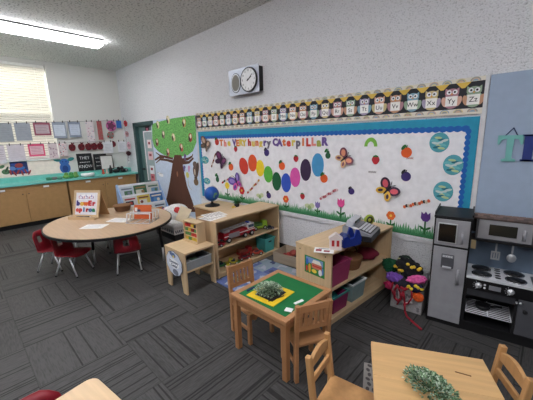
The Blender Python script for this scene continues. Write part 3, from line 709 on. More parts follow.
# green arch
w, h = pxw(371, 141.5, 13, 10)
one('paper_arch', MB(mat((128, 188, 76), .7)).prism([(w/2*math.cos(a), h*.9*math.sin(a)-h/2) for a in [PI*i/12 for i in range(13)]]+[(w*.26*math.cos(a), h*.5*math.sin(a)-h/2) for a in [PI*i/12 for i in range(12, -1, -1)]], .003), 'green arched paper cut-out under the top border', 'paper cut-out', onboard(371, 141.5), BACK)
for px, py, w_, lb, cc in [(372.5, 172, 9, 'tiny caption under the red strawberry in the middle', (70, 60, 64)), (410, 158.2, 8, 'tiny red caption under the large orange fruit', (170, 60, 50))]:
    w, h = pxw(px, py, w_, 2); m = MB(mat((228, 226, 228), .7)).prism(rect(w, .03), .001)
    m.use(mat(cc, .8))
    for k in range(7): m.prism([(-w*.42+k*w*.12, -.008), (-w*.36+k*w*.12, -.008), (-w*.35+k*w*.12, .008+.004*(k % 2)), (-w*.42+k*w*.12, .006)], .0006, None, .001)
    one('caption_strip', m, lb, 'caption', onboard(px, py), BACK)
one('white_speck_flower', MB(mat((206, 214, 170), .7)).ell(-.03, 0, .05, .03, .002).ell(.04, .01, .04, .035, .0022).use(mat((150, 180, 120), .7)).ell(0, -.02, .03, .03, .0026), 'pale green paper blossom left of the lilac flower', 'paper cut-out', onboard(309.5, 206), BACK)
one('white_speck_flower', MB(mat((206, 214, 170), .7)).ell(-.03, 0, .05, .03, .002).ell(.04, .01, .04, .035, .0022).use(mat((150, 180, 120), .7)).ell(0, -.02, .03, .03, .0026), 'pale green paper blossom left of the small low plum', 'paper cut-out', onboard(260, 195.6), BACK)
# title letters
cols = {'o': ((226, 130, 70), 'orange'), 'k': ((226, 140, 130), 'salmon'), 'y': ((226, 200, 90), 'yellow'), 'p': ((110, 84, 150), 'purple'), 'r': ((206, 70, 64), 'red'), 'g': ((170, 176, 90), 'olive'), 'e': ((110, 104, 120), 'grey'), 'b': ((70, 90, 150), 'blue')}
ti = [('The', 219.5, 231, 'oky'), ('VERY', 232.8, 246, 'poyy'), ('hungry', 247.8, 271, 'ryoype'), ('CAterpiLLaR', 273.2, 327.5, 'pporyeorkgp')]
ORD = ['first', 'second', 'third', 'fourth', 'fifth', 'sixth', 'seventh', 'eighth', 'ninth', 'tenth', 'last']
for wd, p0, p1, cs in ti:
    xa, _ = bw(p0, 142, YW-FZ); xb, _ = bw(p1, 141, YW-FZ); n = len(wd)
    for i, ch_ in enumerate(wd):
        x = xa+(xb-xa)*(i+.5)/n; rgb, cn = cols[cs[i]]; size = .135 if ch_.isupper() else .14
        m = text(MB(mat(rgb, .7)), ch_, size, .004, bold=.008)
        one('title_letter', m, '%s paper letter %s, %s letter of the title word %s' % (cn, ch_, ORD[i] if i < n-1 else 'last', wd), 'letter', (x, YW-FZ-.0015, 1.62-.008*(i % 2)+.004), BACK, 'paper letters of the bulletin board title')

# ------------------------------------------------------------------ alphabet strip
SX0, SX1, SZ0, SZ1 = -4.90, -.482, 1.853, 2.168
st = thing('alphabet_strip', 'alphabet border of owl cards Aa to Zz above the bulletin board', 'alphabet border', ((SX0+SX1)/2, YW-.001, (SZ0+SZ1)/2), BACK)
SW, SH = SX1-SX0, SZ1-SZ0
MB(mat((30, 30, 38), .6)).prism(rect(SW, SH), .014).build('backing', st)
YEL = mat((222, 186, 84), .7); m = MB(YEL); n = 26; sp = .1697; xs = [-4.805+sp*i-(SX0+SX1)/2 for i in range(26)]
for i in range(25):
    x = (xs[i]+xs[i+1])/2; m.prism([(x-.06, SH/2-.034), (x-.012, SH/2-.085), (x+.012, SH/2-.085), (x+.06, SH/2-.034)], .001, None, .0141)
m.build('yellow_scallops', st)
for sgn, nm in ((1, 'patterned_edge'), (-1, 'patterned_edge')):
    m = MB(mat((226, 220, 206), .7)).prism([(-SW/2, min(sgn*SH/2, sgn*(SH/2-(.036 if sgn > 0 else .052)))), (SW/2, min(sgn*SH/2, sgn*(SH/2-(.036 if sgn > 0 else .052)))), (SW/2, max(sgn*SH/2, sgn*(SH/2-(.036 if sgn > 0 else .052)))), (-SW/2, max(sgn*SH/2, sgn*(SH/2-(.036 if sgn > 0 else .052))))], .0015, None, .0145)
    rc_ = [mat((206, 176, 150), .7), mat((150, 170, 186), .7), mat((214, 200, 150), .7), mat((150, 156, 150), .7)]
    k = 0; x = -SW/2+.05
    while x < SW/2-.06:
        y = sgn*(SH/2-(.022 if sgn > 0 else .032))
        for j, rr_ in enumerate((.034, .026, .018)):
            m.use(rc_[(k+j) % 4]).prism([(x+rr_*1.2*math.cos(a), y-.012+rr_*math.sin(a)) for a in [PI*i/8 for i in range(9)]], .0005, None, .016+.0004*j)
        x += .11; k += 1
    m.build(nm, st)
OC = [(196, 150, 120), (130, 170, 186), (206, 190, 140), (176, 130, 140), (150, 172, 146), (170, 158, 184), (214, 170, 150)]
for i in range(26):
    x = xs[i]; c1 = OC[i % 7]; c2 = OC[(i+3) % 7]
    m = MB(mat(c1, .7)).ell(x, -.028, .066, .07, .002, .0146).use(mat(c2, .7)).ell(x-.058, -.035, .022, .045, .002, .0148, .3).ell(x+.058, -.035, .022, .045, .002, .0148, -.3)
    m.use(mat(c1, .7)).prism([(x-.055, .085), (x-.03, .07), (x+.03, .07), (x+.055, .085), (x+.056, .03), (x-.056, .03)], .002, None, .015).ell(x, .04, .056, .04, .002, .0152)
    o = m.build('owl_card', st)
    m = MB(WHITE).ell(x-.024, .048, .02, .02, .001, .0173).ell(x+.024, .048, .02, .02, .001, .0173).use(DK).ell(x-.022, .048, .009, .009, .001, .0184).ell(x+.022, .048, .009, .009, .001, .0184).use(mat((226, 150, 50), .7)).prism([(x-.009, .036), (x, .02), (x+.009, .036)], .001, None, .0185)
    m.build('owl_face', o)
    L = chr(65+i)+chr(97+i)
    text(MB(mat((246, 244, 240), .7)).prism([(x-.048, -.075), (x+.048, -.075), (x+.048, .012), (x-.048, .012)], .0012, None, .0172).use(DK), L, .062, .001, x, -.032, .0184).build('letter_sign', o)
MB(FR).prism([(SW/2-.006, -SH/2-.012), (SW/2+.022, -SH/2-.012), (SW/2+.022, SH/2), (SW/2-.006, SH/2)], .018).build('end_strip', st)
# ------------------------------------------------------------------ clock box
x0, z1 = bw(227, 71, YW-.1); x1, z0 = bw(258, 91, YW-.1)
cw, chh = .70, .40; cxx, czz = -3.52, 2.555
cwp = bw(228, 70, YW-.1), bw(259, 65, YW-.1), bw(230, 97, YW-.1), bw(259, 91, YW-.1)
cxx = (cwp[0][0]+cwp[1][0]+cwp[2][0]+cwp[3][0])/4; czz = sum(p[1] for p in cwp)/4
cw = (cwp[1][0]+cwp[3][0]-cwp[0][0]-cwp[2][0])/2; chh = (cwp[0][1]+cwp[1][1]-cwp[2][1]-cwp[3][1])/2
t = thing('wall_clock', 'grey metal wall unit with round clock and round loudspeaker', 'clock', (cxx, YW-.001, czz), BACK)
MB(BLACK).prism(rect(cw-.03, chh-.04), .095).build('back_box', t)
MB(mat((176, 182, 194), .4, .3)).prism(rect(cw, chh), .006, None, .095).build('front_plate', t)
sp_ = MB(BLACK).ell(-cw*.245, -.01, chh*.29, chh*.38, .008, .101, 0, 36).build('speaker_ring', t)
MB(mat((196, 200, 206), .4, .3)).ell(-cw*.245, -.01, chh*.27, chh*.355, .003, .107, 0, 36).use(mat((130, 128, 120), .8)).ell(-cw*.245, -.01, chh*.235, chh*.315, .003, .109, 0, 36).build('speaker_grille', sp_)
ck = MB(BLACK).ell(cw*.2, 0, chh*.46, chh*.46, .022, .101, 0, 40).build('clock_rim', t)
fc = MB(WHITE).ell(cw*.2, 0, chh*.415, chh*.415, .003, .121, 0, 40).build('clock_face', ck)
m = MB(mat((60, 60, 64), .6))
for hq in range(12):
    a = PI/2-(hq+1)*PI/6; text(m, str(hq+1), .042, .001, cw*.2+chh*.34*math.cos(a), chh*.34*math.sin(a), .124)
for mn in range(60):
    a = mn*PI/30; r0, r1 = chh*.385, chh*.405; m.ell(cw*.2+chh*.395*math.cos(a), chh*.395*math.sin(a), .004, .0015, .001, .124, a, 6)
m.build('numerals', ck)
m = MB(BLACK)
for a, L_, wd in ((R(38), chh*.3, .006), (R(28), chh*.2, .009)):
    M = Matrix.Translation((cw*.2, 0, 0)) @ Matrix.Rotation(a, 4, 'Z'); m.prism([(-.03, -wd), (L_, -wd*.6), (L_, wd*.6), (-.03, wd)], .0015, M, .126)
m.ell(cw*.2, 0, .012, .012, .004, .126); m.build('clock_hands', ck)
# ------------------------------------------------------------------ hanging letters on the blue panel
off = .02
def hang(name, s, px0, px1, pt, pb, c, label, cord, shift=0):
    xa, za = bw(px0, pt, YW-off); xb, zb = bw(px1, pt, YW-off); _, zc = bw((px0+px1)/2, pb, YW-off); H_ = za-zc; W_ = xb-xa
    t = thing('hanging_letter', label, 'letter', ((xa+xb)/2+shift, YW-.0165, (za+zc)/2), BACK, 'painted letters on the blue panel')
    b = MB(mat(c, .6)); sw = W_*.235
    if s == 'T':
        b.prism([(-W_/2, H_/2), (-W_/2, H_/2-H_*.32), (-W_/2+.012, H_/2-H_*.36), (-W_*.33, H_/2-H_*.16), (-sw/2-.004, H_/2-H_*.13), (-sw/2, -H_/2+H_*.12), (-W_*.28, -H_/2+H_*.08), (-W_*.28, -H_/2), (W_*.28, -H_/2), (W_*.28, -H_/2+H_*.08), (sw/2, -H_/2+H_*.12), (sw/2+.004, H_/2-H_*.13), (W_*.33, H_/2-H_*.16), (W_/2-.012, H_/2-H_*.36), (W_/2, H_/2-H_*.32), (W_/2, H_/2)], .016)
    else:
        for q in (-1, 1):
            b.prism([(q*W_*.32-.03, -H_/2), (q*W_*.32+.03, -H_/2), (q*W_*.32+.03, H_/2), (q*W_*.32-.03, H_/2)], .016)
            for e in (-1, 1): b.prism([(q*W_*.32-.043, e*H_/2-e*(.014 if e > 0 else 0)-(0)), (q*W_*.32+.043, e*H_/2-e*(.014 if e > 0 else 0)), (q*W_*.32+.043, e*H_/2+(0 if e > 0 else .014)), (q*W_*.32-.043, e*H_/2+(0 if e > 0 else .014))], .016)
        b.prism([(-W_*.3, -.018), (W_*.3, -.018), (W_*.3, .018), (-W_*.3, .018)], .0155)
    b.build('letter', t)
    if cord:
        MB(mat((40, 50, 90), .8)).tube([(-W_*.22, H_/2-.002, .008), (.01, H_/2+.06, .006), (W_*.25, H_/2-.002, .008)], .004, 6).build('cord', t)
hang('T', 'T', 498.7, 524.5, 135.5, 161.5, (118, 184, 178), 'pale teal painted letter T with a navy hanging cord', True)
xa, za = bw(524, 134.5, YW-off); xb, zb = bw(520, 161, YW-off)
hang('H', 'H', 524.3, 560, 134.5, 161.5, (34, 52, 120), 'navy blue painted letter at the right edge of the photo', False)

# ------------------------------------------------------------------ tree mural
MX0, MX1, MZ1 = -6.735, -4.93, 2.14; MW = MX1-MX0; mcx = (MX0+MX1)/2
mu = thing('tree_mural', 'tall paper mural of a tree with green crown and brown trunk beside the door', 'mural', (mcx, YW-.013, 0), BACK)
MB(mat((204, 218, 236), .8)).prism([(-MW/2, .1), (MW/2, .1), (MW/2, MZ1), (-MW/2, MZ1)], .003).build('backing_paper', mu)
def mpt(px, py): x, z = bw(px, py, YW-.016); return (x-mcx, z)
crown = [mpt(*p) for p in [(152, 124), (160, 121.5), (172, 118.5), (184, 116.3), (196, 114.5), (196.3, 130), (196.5, 142), (193, 151), (188, 155), (180, 157), (172, 157.5), (164, 155), (158, 151), (154, 146.5), (152, 140)]]
crown = [(max(-MW/2, min(MW/2, x)), min(z, MZ1)) for x, z in crown]
gm_ = mat((112, 176, 96), .85, kind='leaf', var=.2)
MB(gm_).prism(crown, .002, None, .0032).build('tree_crown', mu)
trunk = [mpt(*p) for p in [(174.6, 155), (173, 161), (172, 168), (170, 182), (167, 197), (162, 212), (196, 212), (192, 200), (187, 186), (184.5, 174), (182.8, 165), (182.5, 160), (181.5, 155)]]
BRN = mat((92, 58, 44), .85, kind='woody')
MB(BRN).prism(trunk, .002, None, .0034).use(mat((150, 104, 76), .8)).ell(*mpt(177.5, 174), .03, .06, .001, .0055).build('tree_trunk', mu)
for ln in ([(173, 158), (166, 157), (160, 155.5), (156, 152.5)], [(174, 162), (167, 160), (160, 159.5), (156, 163)], [(182, 160), (188, 159), (192, 156.5), (193, 154)], [(182, 163), (189, 162.3), (193.5, 158)], [(164, 157), (159, 157.5), (155, 160)]):
    q = [mpt(*p) for p in ln]; m = MB(BRN)
    for k, (a, c) in enumerate(zip(q, q[1:])):
        dx, dz = c[0]-a[0], c[1]-a[1]; L_ = math.hypot(dx, dz) or 1; w0 = .036-.009*k; w1 = w0-.009; nx, nz = -dz/L_, dx/L_
        m.prism([(a[0]+nx*w0, a[1]+nz*w0), (a[0]-nx*w0, a[1]-nz*w0), (c[0]-nx*w1, c[1]-nz*w1), (c[0]+nx*w1, c[1]+nz*w1)], .0015, None, .0034+.0003*k)
    m.build('branch', mu)
def onmural(px, py): x, z = bw(px, py, YW-.02); return (x, YW-.0190, z)
owls = [(157.8, 124.8, 'at the top left of the crown'), (168, 119.8, 'at the top edge of the crown'), (184, 123, 'at the top right of the crown'), (163.3, 134.5, 'left of the middle of the crown'), (173.5, 137.3, 'in the middle of the crown'),
        (190.3, 137.6, 'at the right of the crown, reddish'), (157, 142.3, 'at the left edge of the crown'), (181.3, 147.6, 'at the lower right of the crown'), (168, 152.2, 'at the bottom of the crown above the branch')]
oc = [(200, 190, 140), (206, 196, 150), (190, 150, 90), (140, 120, 110), (214, 190, 150), (170, 60, 50), (150, 80, 70), (190, 90, 80), (186, 110, 90)]
for k, (px, py, lb) in enumerate(owls):
    m = MB(mat(oc[k], .7)).ell(0, 0, .065, .085, .003, 0, .4*math.sin(k*2)).use(mat((236, 226, 200), .7)).ell(.015, .025, .032, .04, .002, .003).use(mat((70, 50, 46), .7)).ell(-.03, -.02, .028, .055, .002, .003, .3)
    one('paper_owl', m, 'small paper owl '+lb, 'paper owl', onmural(px, py), BACK, 'paper owls on the mural tree')
m = MB(mat((110, 92, 86), .7)).ell(0, -.04, .085, .12, .003, 0, .1).ell(0, .1, .07, .06, .003).use(mat((84, 66, 60), .7)).ell(.08, .02, .045, .13, .002, .003, -.3).use(mat((206, 190, 170), .7)).ell(-.02, -.05, .025, .06, .002, .003)
one('paper_squirrel', m, 'grey-brown paper squirrel on the right side of the mural', 'paper animal', onmural(195.3, 169.5), BACK)
m = MB(mat((128, 104, 80), .7)).ell(0, -.02, .08, .07, .003).ell(0, .06, .05, .045, .003).use(mat((60, 50, 46), .7)).ell(-.02, .065, .014, .012, .001, .003).ell(.02, .065, .014, .012, .001, .003)
one('paper_racoon', m, 'brown paper animal low on the right side of the mural', 'paper animal', onmural(196, 181), BACK)
m = MB(mat((214, 206, 110), .7)).ell(0, 0, .055, .06, .003).use(mat((170, 150, 90), .7)).prism([(-.004, -.06), (.004, -.06), (.012, -.22), (.004, -.22)], .001).prism([(.004, -.22), (.012, -.22), (.12, -.3), (.12, -.31)], .001)
one('paper_balloon', m, 'yellow paper flower on a curved string right of the trunk', 'paper cut-out', onmural(187.5, 175), BACK)
for px, py, c, lb in [(184.2, 168.5, (110, 100, 150), 'violet paper flower right of the mural trunk'), (188.8, 168.8, (214, 150, 190), 'pink paper flower right of the mural trunk'), (184.8, 157.2, (110, 80, 130), 'purple paper bird sitting on the right branch')]:
    one('paper_flower', MB(mat(c, .7)).ell(0, 0, .03, .065, .003).ell(.03, .03, .025, .03, .002, .001), lb, 'paper cut-out', onmural(px, py), BACK)
m = MB(mat((240, 242, 246), .7)).ell(0, 0, .14, .03, .002, 0, -.15).ell(.02, -.035, .11, .025, .002, .0004, -.1).use(mat((90, 96, 110), .7)).prism([(-.15, .03), (.1, .012), (.1, .006), (-.15, .024)], .001, None, .0025)
one('paper_bird', m, 'white paper bird left of the mural trunk', 'paper bird', onmural(160.5, 174), BACK)

# ------------------------------------------------------------------ window wall: string and hangings
def sag(y, z): return z
m = MB(mat((120, 120, 124), .7))
p = [(XW+.06, -1.5, 2.155), (XW+.06, .8, 2.135), (XW+.06, 1.9, 2.18), (XW+.06, 3.2, 2.24)]
m.tube(p, .004, 6); one('upper_string', m, 'thin upper string for pictures across the window wall', 'string')
m = MB(mat((120, 120, 124), .7)); p2 = [(XW+.06, -1.5, 1.70), (XW+.06, .8, 1.69), (XW+.06, 1.9, 1.705), (XW+.06, 2.75, 1.71)]
m.tube(p2, .004, 6); one('lower_string', m, 'thin lower string for pictures across the window wall', 'string')
def zs(P, y):
    for a, c in zip(P, P[1:]):
        if a[1] <= y <= c[1]: return a[2]+(c[2]-a[2])*(y-a[1])/(c[1]-a[1])
    return P[-1][2]
def hung(x0, x1, y0, y1, P, kind, label, cols, group='artworks clipped to the strings'):
    ya, zt = lw((x0+x1)/2, y0, XW+.06); yl, _ = lw(x0, (y0+y1)/2, XW+.06); yr, _ = lw(x1, (y0+y1)/2, XW+.06); _, zb = lw((x0+x1)/2, y1, XW+.06)
    yc = (yl+yr)/2; w = yr-yl; zs_ = zs(P, yc); zt = zs_-.005; h = max(.1, zt-zb)
    t = thing('hanging_artwork', label, 'artwork', (XW+.058, yc, zs_), LEFT, group)
    m = MB(mat(cols[0], .8))
    if kind == 'round':
        m.ell(0, -h/2, w/2, h/2, .006).use(mat(cols[1], .8)).ell(0, -h/2, w*.3, h*.3, .003, .0062)
        for k in range(5): m.use(mat(cols[-1], .8)).ell(w*.36*math.cos(k*1.26), -h/2+h*.36*math.sin(k*1.26), w*.09, h*.09, .002, .0064)
    else:
        m.prism([(-w/2, -h), (w/2, -h), (w/2, -.004), (-w/2, -.004)], .002)
        if kind == 'framed': m.use(mat(cols[1], .8)).prism([(-w*.4, -h*.85), (w*.4, -h*.85), (w*.4, -h*.18), (-w*.4, -h*.18)], .001, None, .0022)
        if kind in ('lines', 'framed'):
            m.use(mat(cols[-1], .8))
            for k in range(5): m.prism([(-w*.34, -h*(.26+.12*k)-.006), (w*(.34-.08*(k % 2)), -h*(.26+.12*k)-.006), (w*(.34-.08*(k % 2)), -h*(.26+.12*k)+.004), (-w*.34, -h*(.26+.12*k)+.004)], .0006, None, .0034)
        if kind == 'spots':
            rr = random.Random(int(x0*10))
            for k in range(14): m.use(mat(cols[1+k % (len(cols)-1)], .8)).ell(rr.uniform(-w*.4, w*.4), -h*rr.uniform(.1, .92), w*.08, w*.06, .001, .0022+.0001*k)
    m.build('sheet', t)
    for s in ((-1, 1) if w > .14 else (0,)): MB(mat((60, 50, 50), .5)).box((s*w*.32, .004, .004), (.016, .05, .014)).build('clip', t)
U, Lr = p, p2
hung(-2, 13.2, 126, 142, U, 'lines', 'grey hung sheet at the far left of the upper string', [(150, 154, 160), (160, 164, 170), (142, 146, 152)])
hung(15.5, 31.5, 126, 141, U, 'lines', 'grey hung sheet second from the left on the upper string', [(154, 158, 166), (160, 164, 170), (146, 150, 158)])
hung(34, 51, 126, 135.7, U, 'framed', 'hung picture with a dark pink frame on the upper string', [(150, 84, 100), (190, 172, 178), (160, 130, 140)])
hung(53, 66.5, 124.5, 138.5, U, 'framed', 'pale blue hung sheet just right of the window edge', [(150, 158, 172), (206, 212, 224), (190, 198, 212)])
hung(68.8, 81, 123.5, 137.5, U, 'framed', 'pale blue hung sheet right of the other pale blue one', [(140, 148, 164), (200, 208, 222), (186, 194, 210)])
hung(86.5, 94.3, 121.5, 143, U, 'spots', 'long pale pink hung strip with drawings', [(226, 214, 216), (200, 140, 160), (170, 170, 190)])
hung(97.6, 102.5, 121.5, 140, U, 'spots', 'narrow red and green hung strip', [(170, 90, 90), (110, 150, 110), (200, 120, 110), (90, 130, 100)])
hung(106, 116, 120.5, 131.5, U, 'round', 'pink round hung artwork at the right of the upper string', [(204, 110, 160), (120, 60, 90), (90, 60, 90)])
hung(116.6, 121.6, 125, 128.2, U, 'plain', 'small blue hung tag beside the pink round artwork', [(60, 110, 180)])
hung(-3, 5.8, 148, 164, Lr, 'lines', 'pale lilac hung sheet at the far left of the lower string', [(206, 196, 204), (190, 180, 190), (170, 150, 160)])
hung(8, 25.3, 146.5, 161.5, Lr, 'lines', 'pale lilac hung sheet second from the left on the lower string', [(204, 194, 202), (190, 180, 190), (194, 182, 190)])
hung(28.6, 45, 145.5, 156.5, Lr, 'framed', 'hung picture with a bright pink frame on the lower string', [(218, 84, 120), (226, 186, 196), (206, 120, 146)])
hung(48.5, 58, 144, 158.5, Lr, 'spots', 'pale hung drawing with mauve spots left of the blue paper animal', [(214, 196, 200), (150, 110, 130), (180, 150, 160)])
hung(59, 67.5, 143.5, 156.5, Lr, 'spots', 'pale hung drawing with red spots above the blue paper animal', [(216, 200, 202), (190, 90, 100), (120, 130, 140)])
hung(103.2, 113, 142, 153.5, Lr, 'lines', 'white hung sheet left of the dark red pompom', [(226, 226, 230), (210, 210, 216), (196, 196, 204)])
hung(117.8, 126, 141, 152.3, Lr, 'lines', 'white hung sheet right of the dark red pompom', [(228, 228, 232), (210, 210, 216), (196, 196, 204)])
# red apple hangings
for k, px in enumerate((72.5, 81.8, 88.8, 94.5, 100.5)):
    y, z = lw(px, 149.5-.35*k*1.0, XW+.06); zt = zs(Lr, min(2.74, y))
    t = thing('paper_apple', ['leftmost', 'second', 'third', 'fourth', 'rightmost'][k]+' dark red paper apple on the lower string', 'paper apple', (XW+.052, min(2.74, y), zt-.1), LEFT, 'dark red paper apples')
    MB(mat((104, 24, 34), .8)).ell(-.022, -.02, .05, .08, .008, 0, .1).ell(.022, -.02, .05, .08, .0082, 0, -.1).use(mat((70, 24, 30), .8)).ell(-.02, -.03, .02, .03, .002, .0085).ell(.03, .0, .015, .03, .002, .0085).build('apple', t)
    MB(mat((90, 30, 36), .7)).prism([(-.012, .05), (.012, .05), (.012, .105), (-.012, .105)], .006).ell(.03, .075, .03, .014, .003, .002, .4).build('stem', t)
# round ornaments on the wall
for px, py, r, c, lb in [(110.6, 135.2, .088, ((150, 130, 124), (196, 66, 70), (110, 140, 120)), 'grey and red round ornament under the pink round artwork'), (112.7, 144, .085, ((118, 36, 48), (150, 60, 70), (90, 30, 40)), 'dark red pompom between the two white sheets')]:
    y, z = lw(px, py, XW+.02); m = MB(mat(c[0], .9))
    for k in range(12): m.use(mat(c[k % 3], .9)).ball((r*.72*math.cos(k*PI/6), r*.72*math.sin(k*PI/6), .012), (r*.3, r*.3, .012), 8, 6)
    m.use(mat(c[0], .9)).ball((0, 0, .014), (r*.72, r*.72, .016), 14, 8); one('round_ornament', m, lb, 'ornament', (XW+.003, y, z), LEFT)
# pictures on the wall below the window
def wallpic(x0, x1, y0, y1): 
    yl, _ = lw(x0, (y0+y1)/2, XW); yr, _ = lw(x1, (y0+y1)/2, XW); _, zb = lw((x0+x1)/2, y1, XW); _, zt = lw((x0+x1)/2, y0, XW); return (yl+yr)/2, (zb+zt)/2, yr-yl, zt-zb
y, z, w, h = wallpic(10.3, 28, 161.5, 174)
m = MB(mat((36, 52, 104), .7)).prism(rect(w, h), .004)
rr = random.Random(9)
for k in range(8): m.use(mat([(60, 110, 180), (52, 76, 150), (96, 130, 190)][k % 3], .7)).ell(rr.uniform(-w*.4, w*.4), rr.uniform(-h*.35, h*.4), .05, .03, .001, .004+.0002*k)
m.use(mat((150, 60, 62), .7)).ell(0, .05, .07, .05, .002, .006)
for k in range(6): m.ell(-.16+.064*k, -h*.32-.03*(k % 2), .018, .06, .002, .0062, .5*math.sin(k*2.2))
one('sea_poster', m, 'dark blue poster with a red many-legged sea animal below the window', 'poster', (XW+.0035, y, z), LEFT)
y, z = lw(5.5, 169.5, XW); m = MB(mat((84, 120, 84), .7)).ell(0, -.05, .07, .055, .003).ell(-.05, .06, .05, .03, .003, .0002, .5).use(mat((60, 80, 62), .7)).ell(.02, .0, .02, .07, .002, .003, -.5).ell(.05, -.06, .02, .03, .002, .003)
one('paper_turtle', m, 'small green paper animal left of the dark blue poster', 'paper animal', (XW+.0035, y, z), LEFT)
y, z = lw(64.8, 165, XW+.005)
t = thing('paper_animal', 'blue paper animal with teal ears below the lower string', 'paper animal', (XW+.0035, y, z), LEFT)
MB(mat((58, 106, 176), .7)).ell(0, -.07, .11, .13, .003).ell(0, .07, .1, .08, .003, .0003).use(mat((36, 66, 130), .7)).ell(0, -.09, .06, .08, .001, .0034).ell(-.035, .08, .014, .018, .001, .0036).ell(.035, .08, .014, .018, .001, .0036).build('body', t)
MB(mat((46, 130, 130), .7)).ell(-.14, .13, .075, .04, .003, .0005, -.3).ell(.14, .13, .075, .04, .003, .0005, .3).build('ear', t)
# red hangings on the door side wall corner
for px, py, w, h, c, lb in [(125.6, 123.5, .1, .16, (176, 40, 50), 'red paper heart at the top of the corner garland'), (127, 134, .1, .15, (196, 150, 156), 'pinkish paper diamond second in the corner garland'), (129, 145.5, .1, .2, (206, 160, 172), 'long pink paper shape third in the corner garland'), (128.7, 153.3, .14, .13, (70, 34, 40), 'dark maroon paper box fourth in the corner garland'), (129, 160.5, .08, .12, (214, 214, 216), 'white paper tag at the foot of the corner garland')]:
    x, z = bw(px, py, YW-.01); m = MB(mat(c, .8)).prism([(-w/2, 0), (-w*.2, -h/2), (w*.3, -h*.42), (w/2, h*.1), (w*.1, h/2), (-w*.35, h*.4)], .006).use(mat(tuple(int(q*.7) for q in c), .8)).ell(0, 0, w*.2, h*.2, .002, .006)
    d_ = ray(px, py); p_ = CAM+d_*((YW-.075)/d_.y); one('garland_piece', m, lb, 'garland piece', p_, (PI/2, 0, R(45)), 'pieces of the garland in the corner')
x, z = bw(125.8, 118.5, YW-.01); one('garland_string', MB(mat((70, 50, 50), .8)).tube([(p_.x-.02, YW-.078, 2.3), (p_.x, YW-.078, 1.2)], .003, 6), 'thin string of the garland in the corner', 'string')
# ------------------------------------------------------------------ on the counter
CT = .91; LEDGE = 1.005
def lean(px, py0, py1, x): y, z1 = lw(px, py0, x); _, z0 = lw(px, py1, x); return y, z0, z1
def board(name, label, px0, px1, h, cat, frame, face_, lines, x=XW+.06, z=LEDGE):
    ya, _ = lw(px0, 163, x); yb, _ = lw(px1, 163, x); w = yb-ya
    t = thing(name, label, cat, (x+.03, (ya+yb)/2, z), (PI/2-.08, 0, PI/2))
    MB(frame).prism([(-w/2, 0), (w/2, 0), (w/2, h), (-w/2, h)], .012).build('frame', t)
    m = MB(face_).prism([(-w/2+.02, .02), (w/2-.02, .02), (w/2-.02, h-.02), (-w/2+.02, h-.02)], .002, None, .012); m.build('face', t)
    if lines:
        m = MB(mat((214, 214, 214), .8))
        for k, L_ in enumerate(lines):
            if L_: text(m, L_, h*.24, .001, 0, h*(.74-.24*k), .0145, sx=.9)
            else:
                for q in range(6): m.prism([(w*(-.36+.12*q), h*(.74-.24*k)-.006), (w*(-.28+.12*q), h*(.74-.24*k)-.004), (w*(-.28+.12*q), h*(.74-.24*k)+.01), (w*(-.36+.12*q), h*(.74-.24*k)+.007)], .001, None, .0145)
        m.build('writing', t)
    return t
board('letter_board', 'black letter board with white writing standing on the counter', 77.3, 92.5, .43, 'letter board', BLACK, mat((30, 30, 34), .8), ['THEY', '', 'KNOW'])
board('chalkboard', 'smaller black chalkboard partly behind the photo frame', 94, 107, .40, 'chalkboard', BLACK, mat((38, 38, 42), .8), ['', '', ''])
board('framed_picture', 'dark framed white picture on the counter beside the chalkboard', 100, 113, .36, 'picture frame', mat((64, 54, 50), .5), mat((226, 222, 218), .7), None, XW+.14)
y, _ = lw(107, 165, XW+.16)
def cpt(px, x): return lw(px, 172, x)[0]
for px, c, h, lb in [(103.2, (196, 80, 60), .11, 'small red figure in front of the photo frame'), (107, (206, 190, 180), .13, 'small white figure in front of the photo frame')]:
    m = MB(mat(c, .5)).lathe([(.03, 0), (.035, .02), (.02, h*.6), (.012, h*.68)]).ball((0, 0, h*.8), (.026, .026, .03)); one('figurine', m, lb, 'figurine', (XW+.30, cpt(px, XW+.3), CT))
m = MB(BLACK).lathe([(.04, 0), (.042, .12), (.018, .16), (.018, .2)], n=16); one('dark_bottle', m, 'dark bottle right of the photo frame on the counter', 'bottle', (XW+.28, cpt(111, XW+.28), CT))
t = thing('toy_robot', 'black toy shape on the counter right of the bottle', 'toy', (XW+.3, cpt(116.5, XW+.3), CT)); MB(BLACK).ball((0, 0, .05), (.07, .09, .05)).ball((.0, .06, .1), (.04, .045, .05)).build('body', t)
t = thing('toy_vehicle', 'black toy in the corner end of the counter', 'toy', (XW+.3, cpt(124.5, XW+.3), CT)); MB(BLACK).ball((0, 0, .05), (.07, .1, .05)).ball((.0, -.05, .1), (.04, .04, .06)).use(STEEL).ball((.05, .03, .05), (.03, .03, .03)).build('body', t)
one('white_bowl', MB(WHITE).lathe([(.07, 0), (.13, .012), (.145, .075), (.135, .075), (.12, .02), (.002, .016)], n=24), 'white bowl on the counter in front of the letter board', 'bowl', (XC-.14, cpt(87.5, XC-.14), CT))
rr = random.Random(4)
for k, (px, c, lb) in enumerate([(48, (60, 130, 100), 'green toy cup, leftmost thing on the counter'), (53, (120, 110, 110), 'grey toy dish beside the green cup on the counter'), (58.5, (90, 150, 130), 'pale teal toy cup right of the grey dish on the counter')]):
    one('toy_cup', MB(mat(c, .4)).lathe([(.04, 0), (.055, .01), (.065, .06), (.058, .06), (.045, .012), (.002, .01)], n=16), lb, 'cup', (XC-.18, cpt(px, XC-.18), CT))
